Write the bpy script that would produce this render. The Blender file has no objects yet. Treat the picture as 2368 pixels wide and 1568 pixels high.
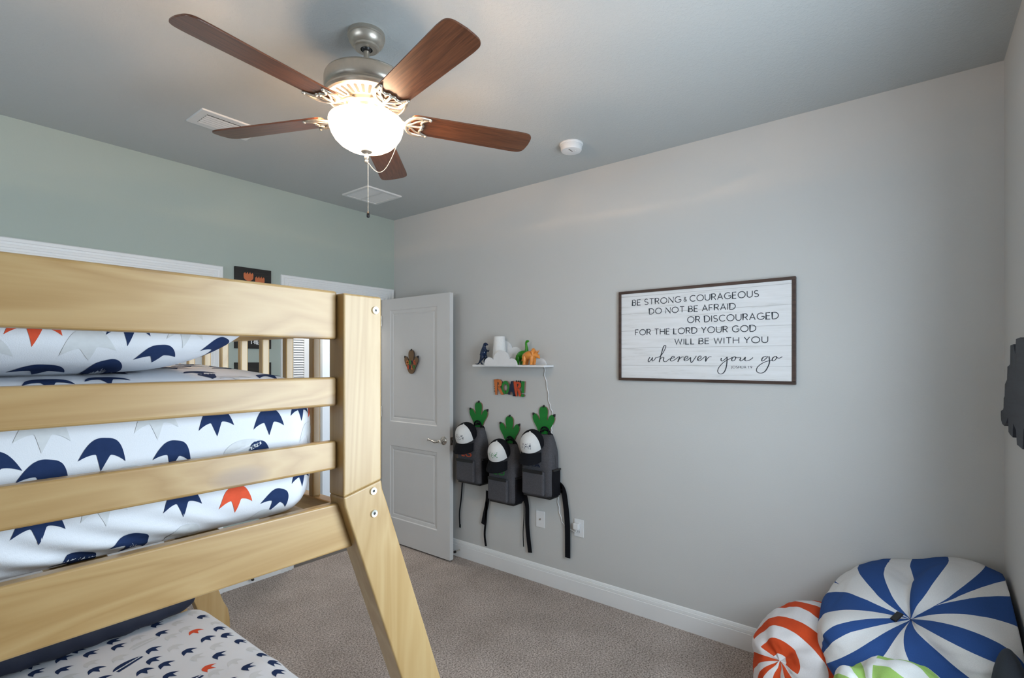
import bpy, bmesh, math, random
from mathutils import Vector, Matrix, Euler
from mathutils.bvhtree import BVHTree
random.seed(7)
S = bpy.context.scene
COL = S.collection
PI = math.pi

# ------------------------------------------------------------------ camera, world, daylight, exposure
CAMH, YAW = 1.527, math.radians(38.15)
cam = bpy.data.cameras.new('camera'); cam.sensor_width = 36; cam.lens = 18.0; cam.shift_y = 50/2368
cam.clip_start = 0.02
cam_o = bpy.data.objects.new('camera', cam); COL.objects.link(cam_o)
cam_o.location = (0, 0, CAMH); cam_o.rotation_euler = (PI/2, 0, YAW-PI/2)
S.camera = cam_o
S.view_settings.view_transform = 'Standard'; S.view_settings.look = 'None'
S.view_settings.gamma = 1; S.view_settings.use_curve_mapping = False
S.view_settings.exposure = 1.0
wld = bpy.data.worlds.new('sky'); S.world = wld; wld.use_nodes = True
wld.node_tree.nodes['Background'].inputs[0].default_value = (.62, .78, 1, 1)
wld.node_tree.nodes['Background'].inputs[1].default_value = 1.2

XW, YB, YF, XL, ZC = 2.893, 3.589, -.289, -1.85, 2.756   # right wall, back wall, front wall, left wall, ceiling
WIN = (.78, 1.98, .88, 2.14)                              # window in the front wall: x0, x1, z0, z1
FILL_WIN = (.9, 2.5, .9, 2.12)                                # unseen window added to the left wall for fill light: y0, y1, z0, z1

def area(name, loc, rot, sx, sy, power, col):
    l = bpy.data.lights.new(name, 'AREA'); l.shape = 'RECTANGLE'; l.size = sx; l.size_y = sy; l.energy = power; l.color = col
    o = bpy.data.objects.new(name, l); COL.objects.link(o); o.location = loc; o.rotation_euler = rot
    return o
area('window_daylight', ((WIN[0]+WIN[1])/2, YF-.22, (WIN[2]+WIN[3])/2), (PI/2, 0, 0), WIN[1]-WIN[0]+.1, WIN[3]-WIN[2]+.1, 36, (.75, .89, 1))
area('side_fill_light', (XL-.22, (FILL_WIN[0]+FILL_WIN[1])/2, (FILL_WIN[2]+FILL_WIN[3])/2), (PI/2, 0, -PI/2), FILL_WIN[1]-FILL_WIN[0]+.1, FILL_WIN[3]-FILL_WIN[2]+.1, 30, (.86, .94, 1))  # fill light added behind the unseen left wall window
area('hall_light', (2.6, 4.15, 2.6), (0, 0, 0), .5, .5, 9, (1, .93, .85))
LAMP_W, BOWL_E = 30.0, 14.0      # the fan's own lamp

# ------------------------------------------------------------------ picture coordinates -> points
FPX, HY, CX = 1184., 834., 1184.
FW = Vector((math.cos(YAW), math.sin(YAW), 0)); RT = Vector((math.sin(YAW), -math.cos(YAW), 0)); CAM = Vector((0, 0, CAMH))
def ray(x, y): return FW + RT*((x-CX)/FPX) + Vector((0, 0, (HY-y)/FPX))
def onX(x, y, X): d = ray(x, y); return CAM + d*(X/d.x)
def onY(x, y, Y): d = ray(x, y); return CAM + d*(Y/d.y)
def onZ(x, y, Z): d = ray(x, y); return CAM + d*((Z-CAMH)/d.z)

# ------------------------------------------------------------------ materials
def newmat(name):
    m = bpy.data.materials.new(name); m.use_nodes = True
    nt = m.node_tree; b = nt.nodes['Principled BSDF']
    return m, nt, b
def N(nt, t, **kw):
    n = nt.nodes.new(t)
    for k, v in kw.items():
        if k.startswith('i_'): n.inputs[k[2:].replace('_', ' ')].default_value = v
        else: setattr(n, k, v)
    return n
def coords(nt, scale=(1, 1, 1), rnd=False, uv=False):
    tc = N(nt, 'ShaderNodeTexCoord'); mp = N(nt, 'ShaderNodeMapping'); mp.inputs['Scale'].default_value = scale
    nt.links.new(tc.outputs['UV' if uv else 'Object'], mp.inputs['Vector'])
    if rnd:
        oi = N(nt, 'ShaderNodeObjectInfo'); ml = N(nt, 'ShaderNodeVectorMath', operation='SCALE'); ml.inputs[0].default_value = (7.3, 5.1, 9.7)
        nt.links.new(oi.outputs['Random'], ml.inputs['Scale']); nt.links.new(ml.outputs[0], mp.inputs['Location'])
    return mp.outputs[0]
def ramp(nt, fac, stops):
    r = N(nt, 'ShaderNodeValToRGB'); e = r.color_ramp.elements
    while len(e) > 1: e.remove(e[0])
    e[0].position = stops[0][0]; e[0].color = (*stops[0][1], 1)
    for p, c in stops[1:]:
        q = e.new(p); q.color = (*c, 1)
    nt.links.new(fac, r.inputs['Fac']); return r.outputs['Color']
def bump(nt, b, h, strength=.3, dist=.01):
    n = N(nt, 'ShaderNodeBump'); n.inputs['Strength'].default_value = strength; n.inputs['Distance'].default_value = dist
    nt.links.new(h, n.inputs['Height']); nt.links.new(n.outputs[0], b.inputs['Normal'])
def noise(nt, vec, scale, detail=2, rough=.5, dist=0):
    n = N(nt, 'ShaderNodeTexNoise'); n.inputs['Scale'].default_value = scale; n.inputs['Detail'].default_value = detail
    n.inputs['Roughness'].default_value = rough; n.inputs['Distortion'].default_value = dist
    if vec is not None: nt.links.new(vec, n.inputs['Vector'])
    return n.outputs['Fac']
def plain(name, col, rough=.5, metal=0, var=.06, scale=25, bmp=0, bscale=200, spec=None, coat=0):
    """paint, plastic, metal or cloth with a slight procedural mottling"""
    m, nt, b = newmat(name); v = coords(nt)
    f = noise(nt, v, scale, 3)
    lo = tuple(max(0, c*(1-var)) for c in col); hi = tuple(min(1, c*(1+var)) for c in col)
    nt.links.new(ramp(nt, f, [(.3, lo), (.7, hi)]), b.inputs['Base Color'])
    b.inputs['Roughness'].default_value = rough; b.inputs['Metallic'].default_value = metal
    if spec is not None: b.inputs['Specular IOR Level'].default_value = spec
    if coat: b.inputs['Coat Weight'].default_value = coat; b.inputs['Coat Roughness'].default_value = .15
    if bmp: bump(nt, b, noise(nt, v, bscale, 3), bmp, .004)
    return m
def wood(name, cols, axis='X', rough=.4, scale=1., knots=False, coat=0., fine=.5):
    m, nt, b = newmat(name)
    sc = {'X': (.9, 9, 9), 'Y': (9, .9, 9), 'Z': (9, 9, .9)}[axis]
    v = coords(nt, tuple(s*scale for s in sc), rnd=True)
    n1 = noise(nt, v, 1.3, 3, .55, 1.2)
    w = N(nt, 'ShaderNodeMath', operation='MULTIPLY'); w.inputs[1].default_value = 5.; nt.links.new(n1, w.inputs[0]); wo = w.outputs[0]
    if knots:
        sk = N(nt, 'ShaderNodeSeparateXYZ'); nt.links.new(coords(nt, (1, 1, 1), rnd=True), sk.inputs[0])
        cb = N(nt, 'ShaderNodeCombineXYZ'); la, lb = {'X': (0, 2), 'Y': (1, 2), 'Z': (2, 0)}[axis]
        for src, dst, f_ in ((la, 0, 1.5), (lb, 1, 3.6)):
            q = N(nt, 'ShaderNodeMath', operation='MULTIPLY'); q.inputs[1].default_value = f_; nt.links.new(sk.outputs[src], q.inputs[0]); nt.links.new(q.outputs[0], cb.inputs[dst])
        vo = N(nt, 'ShaderNodeTexVoronoi', voronoi_dimensions='2D'); vo.inputs['Scale'].default_value = 1.5; nt.links.new(cb.outputs[0], vo.inputs['Vector'])
        kd = N(nt, 'ShaderNodeMapRange', interpolation_type='SMOOTHSTEP'); kd.inputs['From Min'].default_value = 0; kd.inputs['From Max'].default_value = .45; kd.inputs['To Min'].default_value = 1.8; kd.inputs['To Max'].default_value = 0
        nt.links.new(vo.outputs['Distance'], kd.inputs['Value'])
        ad = N(nt, 'ShaderNodeMath', operation='ADD'); nt.links.new(wo, ad.inputs[0]); nt.links.new(kd.outputs[0], ad.inputs[1]); wo = ad.outputs[0]
    fr = N(nt, 'ShaderNodeMath', operation='PINGPONG'); fr.inputs[1].default_value = .5; nt.links.new(wo, fr.inputs[0])
    sc2 = {'X': (2, 60, 60), 'Y': (60, 2, 60), 'Z': (60, 60, 2)}[axis]
    v2 = coords(nt, tuple(s*scale for s in sc2), rnd=True)
    n2 = noise(nt, v2, 2.2, 4, .6)
    mx = N(nt, 'ShaderNodeMix', data_type='FLOAT'); mx.inputs[0].default_value = fine
    nt.links.new(fr.outputs[0], mx.inputs[2]); nt.links.new(n2, mx.inputs[3])
    c = ramp(nt, mx.outputs[0], [(.12, cols[0]), (.42, cols[1]), (.72, cols[2])])
    if knots:
        kf = ramp(nt, vo.outputs['Distance'], [(.035, (.75, .75, .75)), (.075, (.55, .55, .55)), (.13, (0, 0, 0))])
        km = N(nt, 'ShaderNodeMix', data_type='RGBA'); nt.links.new(kf, km.inputs[0]); nt.links.new(c, km.inputs[6])
        km.inputs[7].default_value = (.27, .17, .105, 1); c = km.outputs[2]
    nt.links.new(c, b.inputs['Base Color']); b.inputs['Roughness'].default_value = rough
    if coat: b.inputs['Coat Weight'].default_value = coat; b.inputs['Coat Roughness'].default_value = .25
    bump(nt, b, n2, .05, .002)
    return m
def stripes(name, ca, cb, freq):
    """canvas stripes along the cloth's own U coordinate"""
    m, nt, b = newmat(name); tc = N(nt, 'ShaderNodeTexCoord'); sp = N(nt, 'ShaderNodeSeparateXYZ')
    nt.links.new(tc.outputs['UV'], sp.inputs[0])
    a = N(nt, 'ShaderNodeMath', operation='MULTIPLY'); a.inputs[1].default_value = freq; nt.links.new(sp.outputs[0], a.inputs[0])
    f = N(nt, 'ShaderNodeMath', operation='FRACT'); nt.links.new(a.outputs[0], f.inputs[0])
    g = N(nt, 'ShaderNodeMath', operation='GREATER_THAN'); g.inputs[1].default_value = .5; nt.links.new(f.outputs[0], g.inputs[0])
    mx = N(nt, 'ShaderNodeMix', data_type='RGBA'); nt.links.new(g.outputs[0], mx.inputs[0])
    mx.inputs[6].default_value = (*ca, 1); mx.inputs[7].default_value = (*cb, 1)
    v = coords(nt); w = noise(nt, v, 400, 2)
    mm = N(nt, 'ShaderNodeMix', data_type='RGBA', blend_type='MULTIPLY'); mm.inputs[0].default_value = .5
    nt.links.new(mx.outputs[2], mm.inputs[6]); nt.links.new(ramp(nt, w, [(.3, (.8, .8, .8)), (.7, (1, 1, 1))]), mm.inputs[7])
    nt.links.new(mm.outputs[2], b.inputs['Base Color']); b.inputs['Roughness'].default_value = .9; b.inputs['Specular IOR Level'].default_value = .15
    bump(nt, b, w, .15, .002)
    return m

M = {}
def wallpaint(name, col, bs=.12, sc=140):
    m, nt, b = newmat(name); v = coords(nt)
    nt.links.new(ramp(nt, noise(nt, v, 2.5, 3), [(.3, tuple(c*.985 for c in col)), (.7, col)]), b.inputs['Base Color'])
    b.inputs['Roughness'].default_value = .75; b.inputs['Specular IOR Level'].default_value = .25
    bump(nt, b, noise(nt, v, sc, 2, .5), bs, .003); return m
M['wall'] = wallpaint('wall_paint', (.56, .563, .55))
M['wallback'] = wallpaint('wall_paint_green_cast', (.415, .475, .432))  # same paint as the other walls; greenish light cast put into the colour
def ceilmat():
    m, nt, b = newmat('ceiling_texture'); v = coords(nt)
    b.inputs['Base Color'].default_value = (.49, .515, .515, 1); b.inputs['Roughness'].default_value = .9; b.inputs['Specular IOR Level'].default_value = .1
    h = noise(nt, v, 75, 4, .6, .6); h2 = ramp(nt, h, [(.45, (0, 0, 0)), (.62, (1, 1, 1))])
    bump(nt, b, h2, .3, .0025); return m
M['ceiling'] = ceilmat()
def carpet():
    m, nt, b = newmat('carpet'); v = coords(nt)
    f = noise(nt, v, 120, 3, .75); g = noise(nt, v, 3.0, 3, .6)
    c = ramp(nt, f, [(.33, (.16, .128, .108)), (.47, (.44, .375, .335)), (.62, (.76, .67, .61))])
    mm = N(nt, 'ShaderNodeMix', data_type='RGBA', blend_type='MULTIPLY'); mm.inputs[0].default_value = 1
    nt.links.new(c, mm.inputs[6]); nt.links.new(ramp(nt, g, [(.3, (.78, .77, .76)), (.65, (1, 1, 1))]), mm.inputs[7])
    nt.links.new(mm.outputs[2], b.inputs['Base Color']); b.inputs['Roughness'].default_value = 1; b.inputs['Specular IOR Level'].default_value = .05
    bump(nt, b, f, .8, .012); return m
M['carpet'] = carpet()
M['trim'] = plain('white_trim', (.82, .83, .83), .45, var=.015, scale=6)
M['door'] = plain('door_paint', (.64, .635, .625), .45, var=.015, scale=5, bmp=.04, bscale=160)
M['pineX'] = wood('pine_long', [(.41, .238, .080), (.485, .305, .120), (.53, .355, .155)], 'X', .46, knots=True, coat=.4, fine=.3, scale=.7)
M['pineZ'] = wood('pine_upright', [(.40, .245, .090), (.465, .305, .130), (.51, .36, .17)], 'Z', .46, knots=True, coat=.4, fine=.3, scale=.7)
M['pineY'] = wood('pine_cross', [(.41, .238, .080), (.485, .305, .120), (.53, .355, .155)], 'Y', .4, coat=.2)
M['walnut'] = wood('walnut_veneer', [(.035, .011, .005), (.115, .038, .015), (.20, .075, .030)], 'X', .33, scale=1.6, coat=.25, fine=.7)
M['frame'] = wood('dark_frame', [(.030, .016, .012), (.060, .034, .025), (.095, .055, .040)], 'X', .55)
def whiteboards():
    m, nt, b = newmat('whitewashed_boards'); v = coords(nt, (2.2, 30, 30))
    f = noise(nt, v, 2.0, 5, .65); c = ramp(nt, f, [(.22, (.48, .48, .46)), (.42, (.72, .725, .73)), (.8, (.80, .81, .83))])
    tc = N(nt, 'ShaderNodeTexCoord'); sp = N(nt, 'ShaderNodeSeparateXYZ'); nt.links.new(tc.outputs['Object'], sp.inputs[0])
    a = N(nt, 'ShaderNodeMath', operation='MULTIPLY_ADD'); a.inputs[1].default_value = 1/.1035; a.inputs[2].default_value = .12; nt.links.new(sp.outputs[2], a.inputs[0])
    fr = N(nt, 'ShaderNodeMath', operation='FRACT'); nt.links.new(a.outputs[0], fr.inputs[0])
    ln = N(nt, 'ShaderNodeMath', operation='LESS_THAN'); ln.inputs[1].default_value = .018; nt.links.new(fr.outputs[0], ln.inputs[0])
    mx = N(nt, 'ShaderNodeMix', data_type='RGBA'); mx.inputs[7].default_value = (.42, .42, .42, 1)
    nt.links.new(ln.outputs[0], mx.inputs[0]); nt.links.new(c, mx.inputs[6]); nt.links.new(mx.outputs[2], b.inputs['Base Color'])
    b.inputs['Roughness'].default_value = .7; return m
M['boards'] = whiteboards()
M['ink'] = plain('dark_ink', (.03, .038, .048), .7)
M['nickel'] = plain('brushed_nickel', (.50, .46, .40), .38, .85, var=.04, scale=60)
M['nickel_dark'] = plain('dark_slot_metal', (.16, .13, .11), .6, .3)
M['chrome'] = plain('satin_nickel_handle', (.55, .51, .46), .25, .95)
M['bolt'] = plain('zinc_bolt', (.80, .80, .74), .25, .9)
M['black'] = plain('black_plastic', (.010, .010, .011), .35)
M['blackcloth'] = plain('black_webbing', (.006, .0065, .009), .85, bmp=.2, bscale=500, spec=.15)
M['blackmesh'] = plain('black_mesh', (.007, .007, .010), .8, bmp=.5, bscale=420, spec=.15)
M['whiteplastic'] = plain('white_plastic', (.74, .75, .76), .4, var=.01)
M['whitewood'] = plain('white_painted_wood', (.76, .77, .78), .5, var=.02)
M['shade'] = plain('white_lamp_cloth', (.74, .74, .73), .85, var=.04, scale=180, bmp=.2, bscale=500)
M['metalwhite'] = plain('white_metal', (.68, .69, .69), .45, var=.02)
M['dark'] = plain('dark_gap', (.05, .05, .05), .9)
M['charcoal'] = plain('heather_grey_cloth', (.068, .067, .076), .85, var=.45, scale=330, bmp=.3, bscale=350)
M['capwhite'] = plain('cap_white_cloth', (.70, .70, .69), .85, var=.03)
M['green'] = plain('green_paint', (.006, .185, .022), .5)
M['green2'] = plain('green_letter', (.015, .21, .03), .5)
M['brown'] = plain('brown_board', (.17, .095, .040), .6)
M['mdf'] = plain('mdf_edge', (.24, .13, .095), .7)
M['orange'] = plain('orange_paint', (.60, .165, .035), .5)
M['redor'] = plain('red_orange_paint', (.62, .075, .02), .5)
M['navy'] = plain('navy_paint', (.006, .014, .040), .5)
M['navywood'] = wood('navy_stained_wood', [(.010, .012, .020), (.020, .024, .036), (.030, .034, .048)], 'X', .6, scale=1.3)
M['toyblue'] = plain('blue_toy_plastic', (.006, .020, .060), .22)
M['toygreen'] = plain('green_toy_plastic', (.025, .25, .008), .22)
M['toyorange'] = plain('orange_toy_plastic', (.72, .26, .045), .25)
M['signblack'] = wood('black_stained_board', [(.008, .007, .006), (.016, .014, .012), (.028, .024, .02)], 'X', .7)
M['signorange'] = plain('sign_orange', (.56, .15, .05), .6)
M['signred'] = plain('sign_red', (.50, .02, .02), .6)
M['white'] = plain('white_paint', (.78, .78, .78), .6)
M['sheet'] = plain('white_cotton', (.76, .78, .82), .9, var=.015, scale=9, bmp=.1, bscale=700, spec=.1)
M['print_navy'] = plain('navy_print', (.020, .038, .105), .9, var=.06, scale=120, spec=.1)
M['print_coral'] = plain('coral_print', (.72, .10, .045), .9, var=.05, scale=120, spec=.1)
M['print_grey'] = plain('grey_print', (.655, .675, .69), .9, var=.03, scale=120, spec=.1)
M['navyquilt'] = plain('navy_quilt', (.010, .014, .032), .75, bmp=.3, bscale=60)
M['navycushion'] = plain('navy_cushion_cloth', (.016, .024, .038), .9, bmp=.2, bscale=300)
M['hallfloor'] = wood('taupe_plank', [(.06, .048, .038), (.10, .082, .066), (.14, .115, .095)], 'X', .5)
M['bagblue'] = stripes('blue_striped_canvas', (.70, .70, .70), (.028, .078, .25), 1)
M['bagred'] = stripes('orange_striped_canvas', (.72, .70, .71), (.60, .072, .020), 1)
M['baggreen'] = stripes('green_striped_canvas', (.68, .69, .68), (.31, .50, .13), 1)
def bowlmat():
    m, nt, b = newmat('frosted_glass_bowl'); b.inputs['Base Color'].default_value = (.9, .88, .84, 1); b.inputs['Roughness'].default_value = .4
    f = noise(nt, coords(nt), 14, 2)
    nt.links.new(ramp(nt, f, [(.3, (1, .64, .38)), (.7, (1, .70, .46))]), b.inputs['Emission Color'])
    b.inputs['Emission Strength'].default_value = BOWL_E; return m
M['bowl'] = bowlmat()
def glassmat():
    m, nt, b = newmat('window_glass'); t = N(nt, 'ShaderNodeBsdfTransparent'); g = N(nt, 'ShaderNodeBsdfGlossy'); g.inputs['Roughness'].default_value = .02
    mx = N(nt, 'ShaderNodeMixShader'); mx.inputs[0].default_value = .06
    nt.links.new(t.outputs[0], mx.inputs[1]); nt.links.new(g.outputs[0], mx.inputs[2]); nt.links.new(mx.outputs[0], nt.nodes['Material Output'].inputs[0]); return m
M['glass'] = glassmat()

# ------------------------------------------------------------------ mesh helpers
class MB:
    def __init__(s): s.v = []; s.f = []; s.m = []; s.uv = {}
    def face(s, idx, mi=0, uv=None):
        if uv: s.uv[len(s.f)] = uv
        s.f.append(tuple(idx)); s.m.append(mi)
    def box(s, x0, y0, z0, x1, y1, z1, mi=0, mat=None):
        b = len(s.v)
        for p in ((x0,y0,z0),(x1,y0,z0),(x1,y1,z0),(x0,y1,z0),(x0,y0,z1),(x1,y0,z1),(x1,y1,z1),(x0,y1,z1)):
            s.v.append(mat @ Vector(p) if mat else Vector(p))
        for f in ((3,2,1,0),(4,5,6,7),(0,1,5,4),(1,2,6,5),(2,3,7,6),(3,0,4,7)): s.face([b+i for i in f], mi)
        return s
    def prism(s, poly, fn, d0, d1, mi=0, mi_side=None):
        """poly: 2d outline; fn(a,b,d)->3d point; extruded from d0 to d1"""
        n = len(poly); b = len(s.v)
        for d in (d0, d1):
            for p in poly: s.v.append(Vector(fn(p[0], p[1], d)))
        s.face([b+i for i in range(n)][::-1], mi); s.face([b+n+i for i in range(n)], mi)
        for i in range(n):
            j = (i+1) % n; s.face((b+i, b+j, b+n+j, b+n+i), mi if mi_side is None else mi_side)
        return s
    def lathe(s, prof, n=32, c=(0, 0, 0), mi=0, mat=None):
        b = len(s.v)
        for r, z in prof:
            for k in range(n):
                a = 2*PI*k/n; p = Vector((c[0]+r*math.cos(a), c[1]+r*math.sin(a), c[2]+z)); s.v.append(mat @ p if mat else p)
        for i in range(len(prof)-1):
            for k in range(n):
                l = (k+1) % n; s.face((b+i*n+k, b+i*n+l, b+(i+1)*n+l, b+(i+1)*n+k), mi)
        for i in (0, len(prof)-1):
            if prof[i][0] > 1e-5: s.face([b+i*n+k for k in range(n)], mi)
        return s
    def tube(s, pts, rad, n=8, mi=0, flat=1., up=None):
        pts = [Vector(p) for p in pts]; m = len(pts); b = len(s.v)
        rad = rad if hasattr(rad, '__len__') else [rad]*m
        t0 = (pts[1]-pts[0]).normalized(); u = Vector(up) if up else (Vector((0, 0, 1)) if abs(t0.z) < .9 else Vector((1, 0, 0)))
        for i, p in enumerate(pts):
            t = (pts[min(i+1, m-1)]-pts[max(i-1, 0)]).normalized()
            x = u.cross(t)
            x = x.normalized() if x.length > 1e-6 else Vector((1, 0, 0)); y = t.cross(x).normalized(); 
            if not up: u = y
            for k in range(n):
                a = 2*PI*k/n; s.v.append(p + x*(rad[i]*math.cos(a)) + y*(rad[i]*flat*math.sin(a)))
        for i in range(m-1):
            for k in range(n):
                l = (k+1) % n; s.face((b+i*n+k, b+i*n+l, b+(i+1)*n+l, b+(i+1)*n+k), mi)
        s.face([b+k for k in range(n)][::-1], mi); s.face([b+(m-1)*n+k for k in range(n)], mi)
        return s
    def ball(s, c, r, n=10, mi=0, sc=(1, 1, 1)):
        prof = [(r*math.sin(PI*i/(n//2)), -r*math.cos(PI*i/(n//2))) for i in range(n//2+1)]
        prof[0] = (0, -r); prof[-1] = (0, r)
        b = len(s.v); s.lathe(prof, n, (0, 0, 0), mi)
        for i in range(b, len(s.v)): p = s.v[i]; s.v[i] = Vector((c[0]+p.x*sc[0], c[1]+p.y*sc[1], c[2]+p.z*sc[2]))
        return s
    def grid(s, fn, nu, nv, mi=0, uvf=None, wrap=False):
        b = len(s.v)
        for i in range(nu+1):
            for j in range(nv+(0 if wrap else 1)): s.v.append(Vector(fn(i/nu, j/nv)))
        w = nv if wrap else nv+1
        for i in range(nu):
            for j in range(nv):
                k = (j+1) % w if wrap else j+1
                uv = None
                if uvf: uv = [uvf(i/nu, j/nv, i, j), uvf(i/nu, (j+1)/nv, i, j), uvf((i+1)/nu, (j+1)/nv, i, j), uvf((i+1)/nu, j/nv, i, j)]
                s.face((b+i*w+j, b+i*w+k, b+(i+1)*w+k, b+(i+1)*w+j), mi, uv)
        return s
    def xform(s, mat, start=0):
        for i in range(start, len(s.v)): s.v[i] = mat @ s.v[i]
        return s
    def tri(s):
        f, m = [], []
        for q, k in zip(s.f, s.m):
            if len(q) == 4: f += [(q[0], q[1], q[2]), (q[0], q[2], q[3])]; m += [k, k]
            else: f.append(q); m.append(k)
        s.f, s.m = f, m; return s
    def build(s, name, mats, parent=None, smooth=False, bevel=0, seg=2, offset=None, weld=False, angle=None, subsurf=0):
        if not isinstance(mats, (list, tuple)): mats = [mats]
        off = Vector(offset) if offset is not None else Vector((0, 0, 0))
        me = bpy.data.meshes.new(name); me.from_pydata([p-off for p in s.v], [], s.f)
        for m in mats: me.materials.append(M[m] if isinstance(m, str) else m)
        for p, mi in zip(me.polygons, s.m): p.material_index = mi; p.use_smooth = smooth
        if s.uv:
            ul = me.uv_layers.new(name='cloth')
            for p in me.polygons:
                if p.index in s.uv:
                    for li, q in zip(p.loop_indices, s.uv[p.index]): ul.data[li].uv = q
        bm = bmesh.new(); bm.from_mesh(me)
        if weld: bmesh.ops.remove_doubles(bm, verts=bm.verts, dist=1e-5)
        bmesh.ops.recalc_face_normals(bm, faces=bm.faces); bm.to_mesh(me); bm.free()
        if smooth:
            try: me.set_sharp_from_angle(angle=math.radians(angle or 40))
            except Exception: pass
        o = bpy.data.objects.new(name, me); COL.objects.link(o)
        if parent is not None: o.parent = parent
        if bevel:
            md = o.modifiers.new('bevel', 'BEVEL'); md.width = bevel; md.segments = seg; md.limit_method = 'ANGLE'; md.angle_limit = math.radians(35)
            md.harden_normals = False
        if subsurf:
            md = o.modifiers.new('sub', 'SUBSURF'); md.levels = subsurf; md.render_levels = subsurf
        return o
def thing(name, label, cat, loc=(0, 0, 0), rotz=0, group=None):
    o = bpy.data.objects.new(name, None); o.empty_display_size = .05; COL.objects.link(o)
    o.location = loc; o.rotation_euler = (0, 0, rotz); return tag(o, label, cat, group)
def tag(o, label, cat, group=None):
    o['label'] = label; o['category'] = cat
    if group: o['group'] = group
    return o
def struct(o, label=None):
    o['kind'] = 'structure'
    if label: o['label'] = label
    return o
def smoothpts(p, n=6):
    """Catmull-Rom through 2d or 3d points"""
    p = [Vector(q) for q in p]; out = []
    for i in range(len(p)-1):
        a, b, c, d = p[max(i-1, 0)], p[i], p[i+1], p[min(i+2, len(p)-1)]
        for k in range(n):
            t = k/n; out.append(.5*((2*b)+(c-a)*t+(2*a-5*b+4*c-d)*t*t+(3*b-a-3*c+d)*t**3))
    out.append(p[-1]); return out
def ribbon(mb, pts, w, fn, d0, d1, mi=0):
    """flat stroke of width w (number or list) along 2d points, raised from d0 to d1"""
    pts = [Vector((p[0], p[1])) for p in pts]; n = len(pts); L = []; R = []
    for i, p in enumerate(pts):
        t = pts[min(i+1, n-1)]-pts[max(i-1, 0)]
        t = t.normalized() if t.length > 1e-9 else Vector((1, 0)); q = Vector((-t.y, t.x)); h = (w[i] if hasattr(w, '__len__') else w)/2
        if 0 < i < n-1:
            t1 = (pts[i]-pts[i-1]); t2 = (pts[i+1]-pts[i])
            if t1.length > 1e-9 and t2.length > 1e-9:
                c = max(.45, abs(t.dot(t2.normalized()))); h = h/c
        L.append(p+q*h); R.append(p-q*h)
    b = len(mb.v)
    for i in range(n):
        for q in (L[i], R[i]):
            mb.v.append(Vector(fn(q.x, q.y, d0))); mb.v.append(Vector(fn(q.x, q.y, d1)))
    for i in range(n-1):
        a = b+4*i; c = a+4
        mb.face((a+1, c+1, c+3, a+3), mi); mb.face((a, c, c+1, a+1), mi); mb.face((a+2, a+3, c+3, c+2), mi)
    mb.face((b, b+1, b+3, b+2), mi); e = b+4*(n-1); mb.face((e, e+2, e+3, e+1), mi)
def arc(cx, cy, rx, ry, a0, a1, n=10):
    return [(cx+rx*math.cos(math.radians(a0+(a1-a0)*i/n)), cy+ry*math.sin(math.radians(a0+(a1-a0)*i/n))) for i in range(n+1)]
GL = {
 'A': (.74, [[(0, 0), (.37, 1), (.74, 0)], [(.13, .34), (.61, .34)]]),
 'B': (.58, [[(0, .52), (.30, .52)]+arc(.30, .76, .22, .24, -90, 90)+[(0, 1), (0, 0), (.32, 0)]+arc(.32, .26, .26, .26, -90, 90)+[(.1, .52)]]),
 'C': (.80, [arc(.48, .5, .48, .5, 48, 312, 18)]),
 'D': (.76, [[(0, 0), (0, 1), (.28, 1)]+arc(.28, .5, .48, .5, 90, -90, 14)+[(0, 0)]]),
 'E': (.52, [[(.52, 1), (0, 1), (0, 0), (.52, 0)], [(0, .52), (.46, .52)]]),
 'F': (.50, [[(.50, 1), (0, 1), (0, 0)], [(0, .5), (.43, .5)]]),
 'G': (.88, [arc(.48, .5, .48, .5, 50, 335, 18)+[(.90, .46), (.55, .46)]]),
 'H': (.70, [[(0, 0), (0, 1)], [(.70, 0), (.70, 1)], [(0, .52), (.70, .52)]]),
 'I': (.04, [[(.02, 0), (.02, 1)]]),
 'J': (.16, [[(.14, 1), (.14, 0), (.10, -.18), (0, -.24)]]),
 'L': (.46, [[(0, 1), (0, 0), (.46, 0)]]),
 'N': (.74, [[(0, 0), (0, 1), (.74, 0), (.74, 1)]]),
 'O': (.98, [arc(.49, .5, .49, .5, 90, 450, 24)]),
 'P': (.54, [[(0, 0), (0, 1), (.28, 1)]+arc(.28, .74, .26, .26, 90, -90)+[(0, .48)]]),
 'R': (.60, [[(0, 0), (0, 1), (.30, 1)]+arc(.30, .74, .26, .26, 90, -90)+[(0, .48)], [(.28, .48), (.60, 0)]]),
 'S': (.56, [arc(.28, .74, .25, .26, 35, 270, 10)+arc(.28, .24, .28, .24, 90, -150, 12)[1:]]),
 'T': (.66, [[(0, 1), (.66, 1)], [(.33, 1), (.33, 0)]]),
 'U': (.70, [[(0, 1), (0, .35)]+arc(.35, .35, .35, .35, 180, 360, 12)+[(.70, 1)]]),
 'W': (1.04, [[(0, 1), (.26, 0), (.52, .95), (.78, 0), (1.04, 1)]]),
 'X': (.66, [[(0, 0), (.66, 1)], [(0, 1), (.66, 0)]]),
 'Y': (.66, [[(0, 1), (.33, .46), (.66, 1)], [(.33, .46), (.33, 0)]]),
 '&': (.66, [smoothpts([(.66, 0), (.36, .40), (.14, .70), (.14, .88), (.28, .98), (.42, .88), (.40, .72), (.12, .46), (.02, .26), (.10, .06), (.28, 0), (.46, .10), (.62, .42)], 4)]),
 '1': (.20, [[(0, .80), (.18, 1), (.18, 0)]]), '9': (.52, [arc(.26, .72, .26, .28, 0, 360, 16), [(.52, .72), (.46, .35), (.22, 0)]]),
 ':': (.06, [[(.03, .08), (.03, .0)], [(.03, .70), (.03, .62)]]), '-': (.34, [[(0, .48), (.34, .48)]]), '!': (.06, [[(.03, 1), (.03, .3)], [(.03, .08), (.03, 0)]]),
}
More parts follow.
